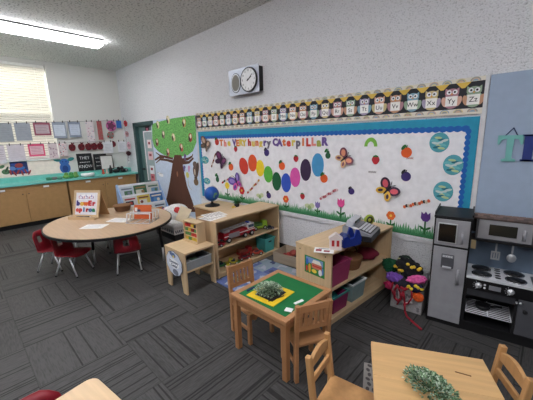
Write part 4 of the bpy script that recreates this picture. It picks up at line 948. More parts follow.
for k, (px, c, lb) in enumerate([(65.5, (110, 160, 80), 'lime green toy under the blue paper animal'), (70.5, (70, 150, 80), 'green toy between lime one and letter board'), (75, (120, 165, 90), 'light green toy just left of the letter board')]):
    m = MB(mat(c, .4)).ball((0, 0, .045), (.06, .07, .045)).ball((.02, 0, .1), (.04, .045, .04)).use(BLACK).ball((.055, .015, .11), (.008, .008, .008), 8, 6).ball((.055, -.015, .11), (.008, .008, .008), 8, 6)
    one('toy_frog', m, lb, 'toy', (XC-.16, cpt(px, XC-.16), CT))

# ------------------------------------------------------------------ on the oval table
TZ = .583
eas = thing('table_easel', 'wooden table easel with a white magnetic board and coloured letters', 'easel', (-5.0, 1.28, TZ), math.atan2(.245, .36)+R(0))
E = Euler
tilt = R(17); Wd, Hd = .40, .40
Mf = Matrix.Translation((0, -.05, .022)) @ Euler((PI/2-tilt, 0, 0)).to_matrix().to_4x4()
m = MB(MAPLEX)
for s in (-1, 1): m.prism([(s*Wd/2-.018, 0), (s*Wd/2+.018, 0), (s*Wd/2+.018, Hd), (s*Wd/2-.018, Hd)], .02, Mf, -.01)
m.prism([(-Wd/2, Hd-.036), (Wd/2, Hd-.036), (Wd/2, Hd), (-Wd/2, Hd)], .02, Mf, -.0102); m.prism([(-Wd/2, 0), (Wd/2, 0), (Wd/2, .03), (-Wd/2, .03)], .02, Mf, -.0102)
m.build('front_frame', eas)
MB(mat((232, 232, 238), .35)).prism([(-Wd/2+.012, .02), (Wd/2-.012, .02), (Wd/2-.012, Hd-.02), (-Wd/2+.012, Hd-.02)], .008, Mf, -.004).build('magnetic_board', eas)
Mb = Matrix.Translation((0, -.05+2*math.sin(tilt)*(Hd)+.03, .0)) @ Euler((PI/2+tilt, 0, 0)).to_matrix().to_4x4()
MB(mat((176, 136, 92), .5, kind='woodz')).prism([(-Wd/2+.0, 0), (Wd/2, 0), (Wd/2, Hd+.01), (-Wd/2, Hd+.01)], .014, Mb).build('back_panel', eas)
MB(MAPLEX).bb(-Wd/2-.02, Wd/2+.02, -.14, -.035, 0, .02, .003).bb(-Wd/2-.02, Wd/2+.02, -.145, -.135, 0, .04).build('tray', eas)
def eword(y, letters, size):
    n = len(letters)
    for i, (ch_, c, lb) in enumerate(letters):
        x = (i-(n-1)/2)*.33/n-.005
        m = text(MB(mat(c, .5)), ch_, size, .008, x, y, .0045, Mf, bold=.006)
        o = m.build('magnet_letter'); o.location = eas.location; o.rotation_euler = eas.rotation_euler
        tag(o, lb, 'magnetic letter', 'magnetic letters on the easel')
eword(.20, [('b', (70, 60, 130), 'purple magnetic letter at the left end of the easel upper row'), ('o', (226, 180, 50), 'yellow magnetic letter second in the easel upper row'), ('w', (220, 110, 50), 'orange magnetic letter in the middle of the easel upper row'), ('E', (200, 50, 50), 'red magnetic letter fourth in the easel upper row'), ('r', (190, 40, 60), 'crimson magnetic letter at the right end of the easel upper row')], .10)
eword(.105, [('e', (220, 90, 80), 'salmon magnetic letter at the left end of the easel lower row'), ('p', (206, 70, 70), 'red magnetic letter second in the easel lower row'), ('i', (60, 120, 170), 'blue magnetic letter third in the easel lower row'), ('r', (190, 40, 50), 'crimson magnetic letter fourth in the easel lower row'), ('o', (70, 110, 160), 'steel blue magnetic letter fifth in the easel lower row'), ('a', (50, 130, 90), 'green magnetic letter at the right end of the easel lower row')], .09)
m = MB(mat((244, 244, 248), .7)).prism([(-.15, .255), (.13, .255), (.13, .335), (-.15, .335)], .002, Mf, .0045); m.use(mat((170, 90, 150), .7)); rr = random.Random(6)
for k in range(9): m.use(mat([(190, 90, 110), (110, 100, 180), (150, 80, 150)][k % 3], .7)).ell(-.13+.03*k, .30+.012*math.sin(k*2), .006, .022, .001, .0066, .5*math.sin(k*1.7), 8, Mf).ell(-.12+.028*k, .275, .012, .004, .001, .0068, .4*math.cos(k*2.3), 8, Mf)
o = m.build('title_card'); o.location = eas.location; o.rotation_euler = eas.rotation_euler; tag(o, 'white card with purple writing at the top of the easel', 'card')
for k, (x, y, c) in enumerate(((-.06, -.09, (60, 40, 40)), (.04, -.085, (40, 40, 44)))):
    p = eas.matrix_basis
    a = eas.rotation_euler.z; wx_ = -5.0+x*math.cos(a)-y*math.sin(a); wy_ = 1.28+x*math.sin(a)+y*math.cos(a)
    one('marker', MB(mat(c, .4)).cyl((-.05, 0, .009), (.05, 0, .009), .009).use(WHITE).cyl((.05, 0, .009), (.062, 0, .009), .006), ['dark brown marker left on the easel tray', 'black marker right on the easel tray'][k], 'marker', (wx_, wy_, TZ+.02), a+.2)
# papers
for (x, y, a, lb) in [(-4.36, 1.17, .75, 'white paper sheet lying nearest on the oval table'), (-4.42, 1.52, .55, 'white paper sheet further back on the oval table')]:
    m = MB(PAPER).bb(-.15, .15, -.1, .1, 0, .003); m.use(mat((180, 180, 190), .8))
    for k in range(5): m.bb(-.12, .1-.03*(k % 2), -.07+.03*k, -.062+.03*k, .003, .0034)
    one('paper_sheet', m, lb, 'paper', (x, y, TZ), a)
# basket behind the easel
t = thing('woven_basket', 'brown woven basket at the far edge of the oval table', 'basket', (-5.02, 1.80, TZ)); m = MB(mat((112, 80, 54), .8))
for k in range(4): m.lathe([(.10+.008*k, .022*k), (.112+.008*k, .022*k+.012), (.104+.008*k, .022*k+.023)], n=20)
m.build('body', t); MB(mat((130, 92, 60), .8)).lathe([(.128, .088), (.14, .094), (.128, .1)], n=20).build('rim', t)
# wire rack with orange book
RKX, RKY, ra = -4.1, 1.72, .62
t = thing('wire_rack', 'chrome wire book rack on the right end of the oval table', 'rack', (RKX, RKY, TZ), ra)
for k in range(4):
    y = -.12+.08*k; MB(CHROME).tube([(-.17, y, .006), (-.17, y+.03, .13), (.17, y+.03, .13), (.17, y, .006)], .008, 6).build('divider', t)
MB(CHROME).tube([(-.17, -.14, .006), (-.17, .15, .006), (.17, .15, .006), (.17, -.14, .006), (-.17, -.14, .006)], .006, 6).tube([(-.06, -.14, .006), (-.06, .15, .006)], .005, 6).tube([(.06, -.14, .006), (.06, .15, .006)], .005, 6).build('base_frame', t)
def rk(x, y): return (RKX+x*math.cos(ra)-y*math.sin(ra), RKY+x*math.sin(ra)+y*math.cos(ra))
bk = MB(mat((206, 98, 52), .5)).box((0, 0, .115), (.26, .012, .2)); bk.use(mat((60, 60, 90), .5)).box((-.06, -.0065, .12), (.05, .002, .06)).use(WHITE).box((-.1, -.0065, .15), (.04, .002, .05))
one('orange_book', bk, 'orange book standing in the wire rack', 'book', (*rk(0, .01), TZ+.014), (-.16, 0, ra))
# ------------------------------------------------------------------ book display behind the oval table
dx, dy, da = -6.0, 2.57, R(87)
t = thing('book_display', 'white book display rack with blue sides standing by the mural', 'book rack', (dx, dy, 0), da)
BS = mat((150, 178, 218), .45); WL = mat((226, 228, 232), .5)
for s in (-1, 1):
    M = Matrix.Translation((s*.42-.012, 0, 0)) @ Matrix(((0, 0, 1, 0), (1, 0, 0, 0), (0, 1, 0, 0), (0, 0, 0, 1)))
    sd = MB(BS).prism([(-.26, 0), (.2, 0), (.2, .84), (.14, .86), (-.26, .3)], .024, M).build('side_panel', t)
    MB(mat((232, 206, 96), .6)).prism([(-.06+.05*math.cos(a), .42+.05*math.sin(a)) for a in [PI*i/8 for i in range(16)]], .028, M, -.002).build('sun_decal', sd)
for k in range(3): MB(WL).box((0, -.16+.13*k, .34+.19*k), (.81, .012, .25), (-.22, 0, 0)).build('tier_panel', t); MB(WL).bb(-.405, .405, -.24+.13*k, -.17+.13*k, .195+.19*k, .207+.19*k).build('ledge', t)
MB(WL).bb(-.405, .405, .17, .19, 0, .84).build('back_panel', t)
BKC = [((196, 206, 214), (80, 120, 90), (120, 130, 140)), ((70, 110, 80), (206, 206, 190), (150, 120, 80)), ((206, 206, 200), (120, 160, 190), (90, 120, 100)), ((208, 208, 206), (40, 40, 50), (170, 60, 60)), ((216, 190, 90), (226, 220, 210), (120, 70, 60)), ((60, 108, 168), (90, 140, 190), (226, 220, 200)), ((100, 140, 180), (190, 196, 200), (50, 70, 110)), ((220, 216, 210), (150, 90, 70), (60, 60, 80)), ((206, 212, 216), (190, 120, 70), (80, 90, 110))]
for r in range(3):
    for cI in range(3):
        i = (2-r)*3+cI; c0, c1, c2 = BKC[i]; x = (cI-1)*.268; yy = -.207+.13*r; z = .2075+.19*r
        m = MB(mat(c0, .45)).box((0, 0, .112), (.255, .012, .225)); rr = random.Random(i)
        m.use(mat(c1, .5)).box((rr.uniform(-.03, .03), -.0063, .09), (.15, .0016, .09)).use(mat(c2, .5)).box((0, -.0063, .175), (.2, .0018, .03)).ball((rr.uniform(-.06, .06), -.0055, .09), (.035, .004, .035), 12, 8)
        one('picture_book', m, ['%s picture book on the %s tier of the book display' % (n_, ('bottom', 'middle', 'top')[r]) for n_ in ['left', 'central', 'right']][cI], 'book', (dx+x*math.cos(da)-yy*math.sin(da), dy+x*math.sin(da)+yy*math.cos(da), z), (-.22, 0, da), 'picture books on the book display')
# ------------------------------------------------------------------ white floor bench with soft toys
bx, by_ = -4.83, 2.60
t = thing('floor_bench', 'white cushioned child bench with a patterned band, behind the oval table', 'bench', (bx, by_, 0))
m = MB(mat((226, 226, 226), .9, kind='fabric')).box((0, 0, .27), (.8, .5, .12), None, .045); m.build('cushion', t)
m = MB(mat((222, 222, 224), .9)).box((0, 0, .17), (.76, .46, .1)); m.use(mat((110, 114, 124), .9))
for k in range(12): m.ell(-.34+.062*k, .17, .022, .03, .002, 0, .4*math.sin(k*2), 10, Matrix.Translation((0, -.231, 0)) @ Euler((PI/2, 0, 0)).to_matrix().to_4x4()); m.ell(-.2+.035*k, .17, .012, .03, .002, 0, .3, 10, Matrix.Translation((.381, .0, 0)) @ Euler((PI/2, 0, PI/2)).to_matrix().to_4x4())
m.build('patterned_band', t); MB(mat((56, 56, 60), .8)).bb(-.34, .34, -.2, .2, 0, .12).build('base', t)
t = thing('white_pillow', 'white pillow with a red flower on the floor bench', 'pillow', (bx+.16, by_-.02, .455), (R(-20), 0, 1.05)); MB(mat((224, 222, 220), .9, kind='fabric')).ball((0, 0, 0), (.2, .085, .15), 18, 12, None, .05, 2).build('cover', t)
MB(RED).ball((.0, -.083, .02), (.055, .014, .055), 12, 8, None, .25, 5).build('flower_patch', t)
t = thing('soft_toy', 'white soft toy with pink spots left of the pillow', 'soft toy', (bx-.2, by_+.05, .33)); m = MB(mat((226, 222, 222), .9, kind='fabric')).ball((0, 0, .08), (.17, .13, .085), 18, 12, None, .1, 3).ball((.13, -.03, .12), (.08, .075, .07)); m.build('body', t); MB(mat((206, 120, 140), .9)).ball((.06, -.105, .11), (.03, .02, .03)).build('spot', t); MB(mat((206, 120, 140), .9)).ball((-.06, -.105, .11), (.03, .02, .03)).build('spot', t)
one('cream_book', MB(mat((226, 208, 176), .7)).box((0, 0, .13), (.2, .02, .26)), 'cream board book leaning at the right end of the floor bench', 'book', (bx+.37, by_-.09, .325), (-.35, .35, .6))
one('wooden_block', MB(mat((120, 78, 58), .6, kind='woodz')).box((0, 0, .12), (.16, .16, .24), None, .008), 'brown wooden box on the floor behind the small stand', 'box', (-3.76, 2.33, 0), .3)
# ------------------------------------------------------------------ on the small stand
SZ = .495
ra2 = 0.05; t = thing('spool_rack', 'small wooden rack holding rows of coloured blocks on the small stand', 'rack', (-3.02, 1.87, SZ), ra2)
HR = .25
for s in (-1, 1): MB(MAPLEZ).bb(s*.13-.006, s*.13+.006, -.06, .06, 0, HR, .002).build('side_panel', t)
MB(MAPLE).bb(-.124, .124, -.058, .06, HR-.014, HR-.002).build('top', t); MB(MAPLEZ).bb(-.124, .124, .05, .06, .01, HR-.014).build('back_panel', t)
for k in range(4): MB(MAPLE).bb(-.124, .124, -.058, .05, .01+.055*k, .018+.055*k).build('shelf', t)
MB(MAPLE).bb(-.145, .145, -.08, -.06, 0, .014, .002).build('foot', t)
rr = random.Random(11); pc = [((170, 40, 46), 'red'), ((196, 60, 50), 'scarlet'), ((40, 40, 44), 'black'), ((206, 176, 60), 'yellow'), ((90, 140, 80), 'green'), ((150, 34, 44), 'crimson')]
for k in range(4):
    for j in range(4):
        c, cn = pc[rr.randrange(6)]; x = -.09+.06*j; a = ra2
        m = MB(mat(c, .45)).bb(-.024, .024, -.03, .03, 0, .034, .004)
        one('toy_block', m, '%s toy block, %s from the left on the %s level of the small rack' % (cn, ['first', 'second', 'third', 'fourth'][j], ['bottom', 'second', 'third', 'top'][k]), 'block', (-3.02+x*math.cos(a)+.022*math.sin(a), 1.87+x*math.sin(a)-.022*math.cos(a), SZ+.018+.055*k), a, 'coloured blocks in the small rack')
TR = mat((196, 202, 206), .25, kind='clear')
t = thing('plastic_tray', 'clear plastic tray on the shelf of the small stand', 'tray', (-2.94, 1.75, .268))
MB(TR).bb(-.17, .17, -.165, .165, .0, .006).bb(-.17, .17, -.165, -.16, 0, .1).bb(-.17, .17, .16, .165, 0, .1).bb(-.17, -.165, -.165, .165, 0, .1).bb(.165, .17, -.165, .165, 0, .1).build('tub', t); MB(mat((180, 186, 190), .3)).bb(-.18, .18, -.17, -.16, .1, .108).bb(-.18, .18, .16, .17, .1, .108).bb(.165, .178, -.16, .16, .1, .108).bb(-.178, -.165, -.16, .16, .1, .108).build('rim', t)
rr = random.Random(21)
for k, (c, lb) in enumerate([((206, 206, 210), 'white crumpled cloth in the clear plastic tray'), ((110, 150, 130), 'green crumpled cloth in the clear plastic tray'), ((90, 96, 110), 'dark grey crumpled cloth in the clear plastic tray')]):
    one('cloth_scrap', MB(mat(c, .9)).ball((0, 0, .032), (.07, .06, .03), 16, 10, None, .3, k), lb, 'cloth', (-2.90, 1.66+.09*k, .274))
# cloud sign
t = thing('paper_sign', 'cloud-shaped paper sign on the end of the small stand', 'sign', (-2.96, 1.5395, .325), (PI/2, 0, 0))
out = []
for i in range(48):
    a = 2*PI*i/48; r = 1+.07*abs(math.sin(a*5)); out.append((.16*r*math.cos(a), .135*r*math.sin(a)))
MB(mat((96, 104, 120), .7)).prism([(x*1.05, y*1.05) for x, y in out], .002).use(mat((214, 220, 232), .7)).prism(out, .001, None, .0022).build('sheet', t)
m = MB(mat((96, 116, 160), .7)).ell(.0, .1, .05, .03, .001, .0034).ell(-.05, .115, .03, .025, .001, .0036).use(mat((226, 206, 100), .7)).ell(.005, .085, .02, .016, .001, .0046).use(mat((120, 126, 140), .7)).ell(.02, -.1, .06, .035, .001, .0036); m.use(mat((246, 248, 250), .7)).ell(0, 0, .115, .055, .001, .0046).build('picture', t)
m = MB(mat((40, 56, 90), .7)); text(m, 'Discovery', .048, .001, 0, .018, .0058, shear=.2, bold=.001); text(m, 'Center', .048, .001, 0, -.026, .0058, shear=.2, bold=.001); m.build('writing', t)
# ------------------------------------------------------------------ on and in the toy bookcase
T1 = .73
for k, (x, y, a, lb) in enumerate([(-3.0, 2.14, .1, 'white printed sheet nearest the edge on the toy bookcase top'), (-3.08, 2.22, -.15, 'white printed sheet at the back on the toy bookcase top')]):
    m = MB(PAPER).bb(-.11, .11, -.14, .14, 0, .003); m.use(mat((130, 110, 110), .8))
    for q in range(7): m.bb(-.085, .06+.02*(q % 2), -.11+.034*q, -.1+.034*q, .003, .0034)
    one('printed_sheet', m, lb, 'paper', (x, y, T1+.0035*k), a)
# globe
t = thing('globe', 'blue desk globe on a black stand beside the mural', 'globe', (-4.0, 2.86, .61))
OC_, nt, b = _new('globe_map'); tc = nt.nodes.new('ShaderNodeTexCoord'); nz = nt.nodes.new('ShaderNodeTexNoise'); nz.inputs['Scale'].default_value = 6; rp = nt.nodes.new('ShaderNodeValToRGB'); rp.color_ramp.interpolation = 'CONSTANT'
for i, (p_, c) in enumerate([(0, (26, 84, 170)), (.55, (96, 146, 110))]): rp.color_ramp.elements[i].position = p_; rp.color_ramp.elements[i].color = lin(c)
e = rp.color_ramp.elements.new(.62); e.color = lin((176, 120, 90)); nt.links.new(tc.outputs['Object'], nz.inputs[0]); nt.links.new(nz.outputs[0], rp.inputs[0]); nt.links.new(rp.outputs[0], b.inputs['Base Color']); b.inputs['Roughness'].default_value = .3
MB(OC_).ball((0, 0, .2), (.122, .122, .122), 28, 18).build('sphere', t)
MB(BLACK).lathe([(.125, 0), (.12, .014), (.05, .035), (.018, .05), (.018, .072)], n=24).build('base', t)
m = MB(CHROME); pts = [(0, .132*math.cos(a), .2+.132*math.sin(a)) for a in [R(-90+15*i) for i in range(13)]]; m.tube(pts, .007, 6).build('meridian_arc', t)
rr = random.Random(2)
t = thing('small_plant', 'small green toy plant in a dark pot on the globe cabinet', 'plant', (-3.56, 3.02, .61)); MB(BLACK).lathe([(.035, 0), (.045, .06)], n=14).build('pot', t); m = MB(mat((40, 110, 66), .6))
for k in range(60): a = rr.uniform(0, 2*PI); m.leaf((.02*math.cos(a), .02*math.sin(a), .06), (math.cos(a), math.sin(a), rr.uniform(.3, 2)), rr.uniform(.05, .1), .013)
m.build('leaves', t)
one('yellow_toy', MB(mat((206, 176, 70), .5)).ball((0, 0, .03), (.05, .03, .03)).use(BLACK).ball((.05, 0, .03), (.02, .022, .02)), 'small yellow and black toy on the globe cabinet', 'toy', (-3.49, 2.90, .61))
# vehicles; local x = driving direction
def wheels(t, pts, r, w=.03):
    for x, y in pts:
        q = MB(mat((24, 24, 26), .6)).cyl((x, y-w/2, r), (x, y+w/2, r), r, n=18).build('wheel', t); MB(mat((206, 206, 206), .4)).cyl((x, y-w/2-.002, r), (x, y+w/2+.002, r), r*.55, n=14).build('hub', q)
S1, S0 = .385, .06
FRD = mat((160, 26, 38), .3)
t = thing('fire_truck', 'large red toy fire truck with white cab on the upper bookcase shelf', 'toy truck', (-2.93, 2.47, S1), PI/2)
m = MB(FRD).bb(-.27, .13, -.065, .065, .045, .13, .01).bb(.13, .27, -.065, .065, .04, .10, .008); m.use(WHITE).bb(-.27, .27, -.067, -.064, .085, .095); m.build('body', t)
MB(mat((226, 226, 226), .35)).bb(.14, .262, -.062, .062, .10, .175, .015).build('cab', t); MB(mat((60, 76, 96), .15)).bb(.15, .25, -.064, .064, .118, .158).bb(.2, .264, -.05, .05, .118, .158).build('cab_window', t)
m = MB(mat((176, 178, 182), .35, .5))
for s in (-1, 1): m.box((-.06, s*.035, .165), (.42, .012, .016), (0, -.05, 0))
for k in range(9): m.box((-.25+.047*k, 0, .158+.0023*k), (.01, .07, .01))
m.box((-.2, 0, .14), (.08, .08, .02)); m.build('ladder', t); MB(mat((60, 90, 190), .2)).bb(.17, .2, -.03, .03, .175, .19, .004).build('siren_light', t); MB(mat((150, 150, 154), .4, .4)).bb(-.2, -.02, -.069, -.064, .055, .12).build('side_shutter', t)
wheels(t, [(x, s*.06) for x in (-.2, .08, .2) for s in (-1, 1)], .036)
def moto(name, label, loc, rot, c, c2, cat='toy vehicle', L=.1, style='car'):
    t = thing(name, label, cat, loc, rot, 'toy vehicles in the bookcase'); m = MB(mat(c, .35)).bb(-L, L, -L*.42, L*.42, L*.2, L*.5, L*.08)
    if style == 'car': m.prism([(-L*.6, L*.48), (-L*.4, L*.85), (L*.25, L*.85), (L*.55, L*.48)], L*.7, Matrix.Translation((0, L*.35, 0)) @ Euler((PI/2, 0, 0)).to_matrix().to_4x4())
    if style == 'truck': m.bb(L*.35, L*.95, -L*.38, L*.38, L*.5, L*1.05, L*.06).use(mat(c2, .4)).bb(-L*.95, L*.25, -L*.4, L*.4, L*.5, L*.85, L*.04)
    if style == 'tractor': m.bb(-L*.8, -L*.1, -L*.3, L*.3, L*.5, L*1.1, L*.06).use(mat(c2, .4)).bb(L*.7, L*1.25, -L*.5, L*.5, L*.1, L*.5, L*.05)
    if style == 'bike': m.ball((0, 0, L*.75), (L*.5, L*.2, L*.3)).use(mat(c2, .4)).ball((L*.5, 0, L*.9), (L*.2, L*.4, L*.12))
    m.build('body', t); MB(mat((40, 50, 64), .15)).bb(-L*.38, L*.3, -L*.37, L*.37, L*.55, L*.78).build('window', t)
    wheels(t, [(x*L*.62, s*L*.4) for x in (-1, 1) for s in (-1, 1)], L*.24, L*.16); return t
moto('toy_motorcycle', 'red toy motor vehicle left of the fire truck on the upper shelf', (-2.885, 2.115, S1), .6, (150, 30, 40), (40, 40, 44), L=.085, style='bike')
moto('toy_truck', 'dark red toy car behind the motor vehicle on the upper shelf', (-3.04, 2.12, S1), 1.3, (120, 24, 34), (90, 40, 40), L=.1, style='truck')
moto('toy_truck', 'lime green toy truck at the far end of the upper shelf', (-2.98, 2.93, S1), 1.2, (150, 190, 60), (70, 110, 60), L=.12, style='truck')
moto('toy_car', 'small dark grey toy car at the front far end of the upper shelf', (-2.86, 3.03, S1), .9, (70, 70, 78), (40, 40, 44), L=.065)
moto('toy_tractor', 'green toy tractor nearest on the bottom shelf', (-2.95, 2.18, S0), 1.2, (50, 110, 60), (200, 190, 60), L=.085, style='tractor')
moto('toy_tractor', 'yellow and green toy loader on the bottom shelf', (-2.91, 2.36, S0), .8, (190, 180, 60), (60, 110, 60), L=.075, style='tractor')
moto('toy_car', 'dark red toy car in the middle of the bottom shelf', (-2.90, 2.55, S0), 1.2, (130, 34, 36), (60, 40, 40), L=.085)
moto('toy_truck', 'red toy truck behind the dark red car on the bottom shelf', (-3.02, 2.66, S0), 1.4, (160, 40, 40), (120, 60, 50), L=.11, style='truck')
moto('toy_car', 'orange-red toy car right on the bottom shelf', (-2.90, 2.78, S0), 1.0, (190, 74, 54), (200, 120, 80), L=.095)
def bin_(name, label, loc, rot, c, w, d, h, lid=None, kind=None, rough=.35):
    t = thing(name, label, 'bin', loc, rot); mm = mat(c, rough, kind=kind); k = .88
    b = bmesh.new(); th = .005; rings = []
    for ww, dd, z in ((w*k, d*k, 0), (w, d, h), (w-2*th, d-2*th, h), (w*k-2*th, d*k-2*th, th)):
        rings.append([b.verts.new(p) for p in ((-ww/2, -dd/2, z), (ww/2, -dd/2, z), (ww/2, dd/2, z), (-ww/2, dd/2, z))])
    for A, B in zip(rings, rings[1:]):
        for i in range(4): b.faces.new((A[i], A[(i+1) % 4], B[(i+1) % 4], B[i]))
    b.faces.new(rings[0]); b.faces.new(rings[3]); MB(mm).add(b).build('tub', t)
    m = MB(mm if lid is None else mat(lid, .4))
    for s in (-1, 1): m.bb(-w/2-.01, w/2+.01, s*d/2-.008, s*d/2+.008, h-.012, h+.004, .002); m.bb(s*w/2-.008, s*w/2+.008, -d/2, d/2, h-.012, h+.004, .002)
    m.build('rim', t)
    if name == 'teal_bin': MB(BLACK).bb(-w*.18+.0, w*.18, d/2-.0, d/2+.001, h*.7, h*.85).build('handle_hole', t)
    return t
TB = bin_('toy_bin', 'teal plastic bin at the far end of the bottom shelf of the toy bookcase', (-2.93, 3.0, S0), PI/2, (84, 176, 170), .2, .2, .2)
MB(BLACK).box((0, -.0985, .15), (.06, .004, .02)).build('handle_hole', TB)
one('black_box', MB(mat((34, 34, 38), .5)).box((0, 0, .025), (.16, .14, .05), None, .008), 'flat black case lying in the teal bin', 'box', (-2.93, 3.0, S0+.006), 0)
# crate and rug
one('patchwork_rug', MB(rug_mat()).bb(-2.775, -1.68, 1.95, 2.84, 0, .012, .004), 'blue patchwork picture rug between the two bookcases', 'rug')
t = thing('wooden_crate', 'grey wooden crate of red toys on the floor against the wall', 'crate', (-2.42, 3.03, 0), .12); CRW = mat((166, 150, 130), .6, kind='woodx')
MB(CRW).bb(-.22, .22, -.15, .15, 0, .012).build('bottom', t)
for s in (-1, 1): MB(CRW).box((0, s*.155, .075), (.46, .014, .15), (s*-.12, 0, 0), .003).build('side_panel', t); MB(CRW).box((s*.222, 0, .075), (.014, .29, .15), (0, s*.12, 0), .003).build('end_panel', t)
rr = random.Random(8)
for k in range(7):
    c, cn = [((150, 30, 36), 'red'), ((120, 26, 34), 'dark red'), ((60, 90, 60), 'green'), ((170, 50, 44), 'scarlet'), ((60, 50, 60), 'black'), ((140, 40, 46), 'crimson'), ((150, 70, 60), 'brick red')][k]
    x, y = [(-.13, -.05), (-.02, -.06), (.1, -.05), (-.1, .06), (.02, .06), (.13, .06), (.0, 0)][k]; zz = .012 if k < 6 else .085
    m = MB(mat(c, .5)).ball((0, 0, .042), (.055, .048, .042), 12, 8, None, .25, k).ball((.03, .01, .06), (.03, .03, .03), 10, 6)
    one('small_toy', m, '%s toy lying in the grey wooden crate' % cn, 'toy', (-2.42+x*math.cos(.12)-y*math.sin(.12), 3.03+x*math.sin(.12)+y*math.cos(.12), zz), rr.uniform(0, 6), 'toys in the wooden crate')

# ------------------------------------------------------------------ on and in the second bookcase
T2 = .715
dec = thing('picture_plate', 'green picture plate of toys on the end of the register bookcase', 'picture', (*b2(-.185, -.5462), .53), (PI/2, 0, a2))
m = MB(mat((40, 128, 60), .5)).prism(rect(.235, .17), .004); m.use(mat((120, 150, 196), .5)).prism([(-.1, .02), (.1, .02), (.1, .075), (-.1, .075)], .0008, None, .0042); m.use(mat((196, 120, 96), .5)).prism([(-.03, -.02), (.085, -.02), (.085, .03), (-.03, .03)], .0008, None, .0052).use(mat((230, 226, 214), .5)).prism([(-.03, .03), (.085, .03), (.06, .065), (-.01, .065)], .0008, None, .0052).use(RED).prism([(-.02, .0), (.08, .0), (.08, .012), (-.02, .012)], .0006, None, .0062)
m.use(mat((60, 110, 190), .5)).ell(-.085, .03, .016, .03, .0008, .006).use(mat((226, 170, 60), .5)).ell(-.055, -.03, .014, .045, .0008, .006).use(mat((196, 60, 60), .5)).ell(-.09, -.04, .012, .03, .0008, .006).use(mat((240, 214, 80), .5)).ell(.0, -.045, .03, .018, .0008, .007).use(mat((226, 226, 226), .5)).ell(.07, -.04, .02, .03, .0008, .007).use(mat((90, 130, 190), .5)).ell(.098, -.02, .01, .035, .0008, .0075)
m.build('print', dec)
def onb2(px, py): d = ray(px, py); p = CAM+d*((T2-1.7)/d.z); return p.x, p.y
# house card
hx, hy = onb2(335, 250.5)
t = thing('toy_house', 'small white paper house with red windows on the bookcase top', 'paper house', (hx-.03, hy+.055, T2), .55); t.scale = (1.15, 1.15, 1.2)
m = MB(mat((226, 214, 210), .7)).prism([(-.045, 0), (.045, 0), (.045, .085), (0, .12), (-.045, .085)], .05, Euler((PI/2, 0, 0)).to_matrix().to_4x4()); m.build('walls', t)
m = MB(mat((180, 40, 44), .6))
for x in (-.018, .018): m.bb(x-.010, x+.010, -.053, -.05, .03, .075)
m.build('window', t); m = MB(mat((222, 210, 206), .6))
for s in (-1, 1): m.box((s*.026, -.025, .104), (.062, .058, .005), (0, s*.66, 0))
m.build('roof', t)
cx_, cy_ = onb2(324, 250.5); m = MB(PAPER).bb(-.085, .085, -.06, .06, 0, .003); m.use(mat((150, 60, 66), .7)).bb(-.07, -.02, -.03, .02, .003, .0036).bb(.0, .05, -.04, -.0, .003, .0036).use(mat((90, 90, 110), .7)).bb(-.05, .04, .03, .04, .003, .0036)
one('flat_card', m, 'white card with red print lying in front of the paper house', 'card', (cx_, cy_+.0, T2), .5)
# blue caddy
kx, ky = onb2(347, 245.5); BLU = mat((30, 52, 140), .35)
t = thing('tape_dispenser', 'navy blue tape dispenser on the bookcase top', 'tape dispenser', (kx, ky+.03, T2), 1.25)
m = MB(BLU); side = [(-.1, 0), (.1, 0), (.11, .06), (.075, .14), (.045, .15), (.02, .08), (-.03, .07), (-.06, .1), (-.095, .1), (-.115, .05)]
for s in (-1, 1): m.prism(side, .012, Matrix.Translation((0, s*.045+.006, 0)) @ Euler((PI/2, 0, 0)).to_matrix().to_4x4())
m.bb(-.1, .1, -.045, .045, 0, .05); m.build('body', t)
MB(mat((50, 60, 110), .4)).cyl((-.05, -.035, .085), (-.05, .035, .085), .035, n=24).build('tape_roll', t); MB(CHROME).box((.075, 0, .145), (.03, .08, .008)).build('cutter', t)
# toy cash register
rx_, ry_ = onb2(361, 238)
t = thing('cash_register', 'grey and black toy cash register on the bookcase top', 'cash register', (rx_-.015, ry_+.06, T2), a2+.25)
MB(mat((34, 34, 38), .45)).bb(-.15, .13, -.16, .17, 0, .055, .008).build('drawer_base', t)
m = MB(mat((136, 138, 144), .45)).prism([(-.15, .055), (.125, .055), (.125, .07), (-.03, .11), (-.15, .12)], .31, Matrix.Translation((0, .155, 0)) @ Euler((PI/2, 0, 0)).to_matrix().to_4x4()); m.build('housing', t)
M = Matrix.Translation((.05, 0, .093)) @ Euler((0, .255, 0)).to_matrix().to_4x4(); m = MB(mat((50, 50, 54), .5)).box((0, 0, 0), (.13, .25, .006), None, 0, M); m.use(mat((206, 208, 212), .5))
for i in range(4):
    for j in range(7): m.box((-.045+.03*i, -.1+.033*j, .006), (.02, .022, .008), None, 0, M)
m.build('keypad', t)
MB(mat((190, 192, 198), .4)).box((-.09, 0, .145), (.07, .26, .06), (0, .3, 0), .006).build('display_housing', t); MB(mat((30, 40, 36), .2)).box((-.053, 0, .155), (.006, .18, .03), (0, .3, 0)).build('display_screen', t)
x_, y_ = onb2(367, 226.5)
m = MB(mat((160, 180, 60), .5)).cyl((0, -.008, .06), (0, .008, .06), .06, n=24).use(mat((60, 70, 40), .5)).cyl((0, -.0095, .06), (0, -.007, .06), .042, n=20).use(mat((190, 200, 90), .5)).cyl((0, -.0105, .06), (0, -.009, .06), .02, n=16)
one('green_disc_toy', m, 'lime green round toy standing behind the cash register', 'toy', (*b2(-.2, .40), T2), 1.1)
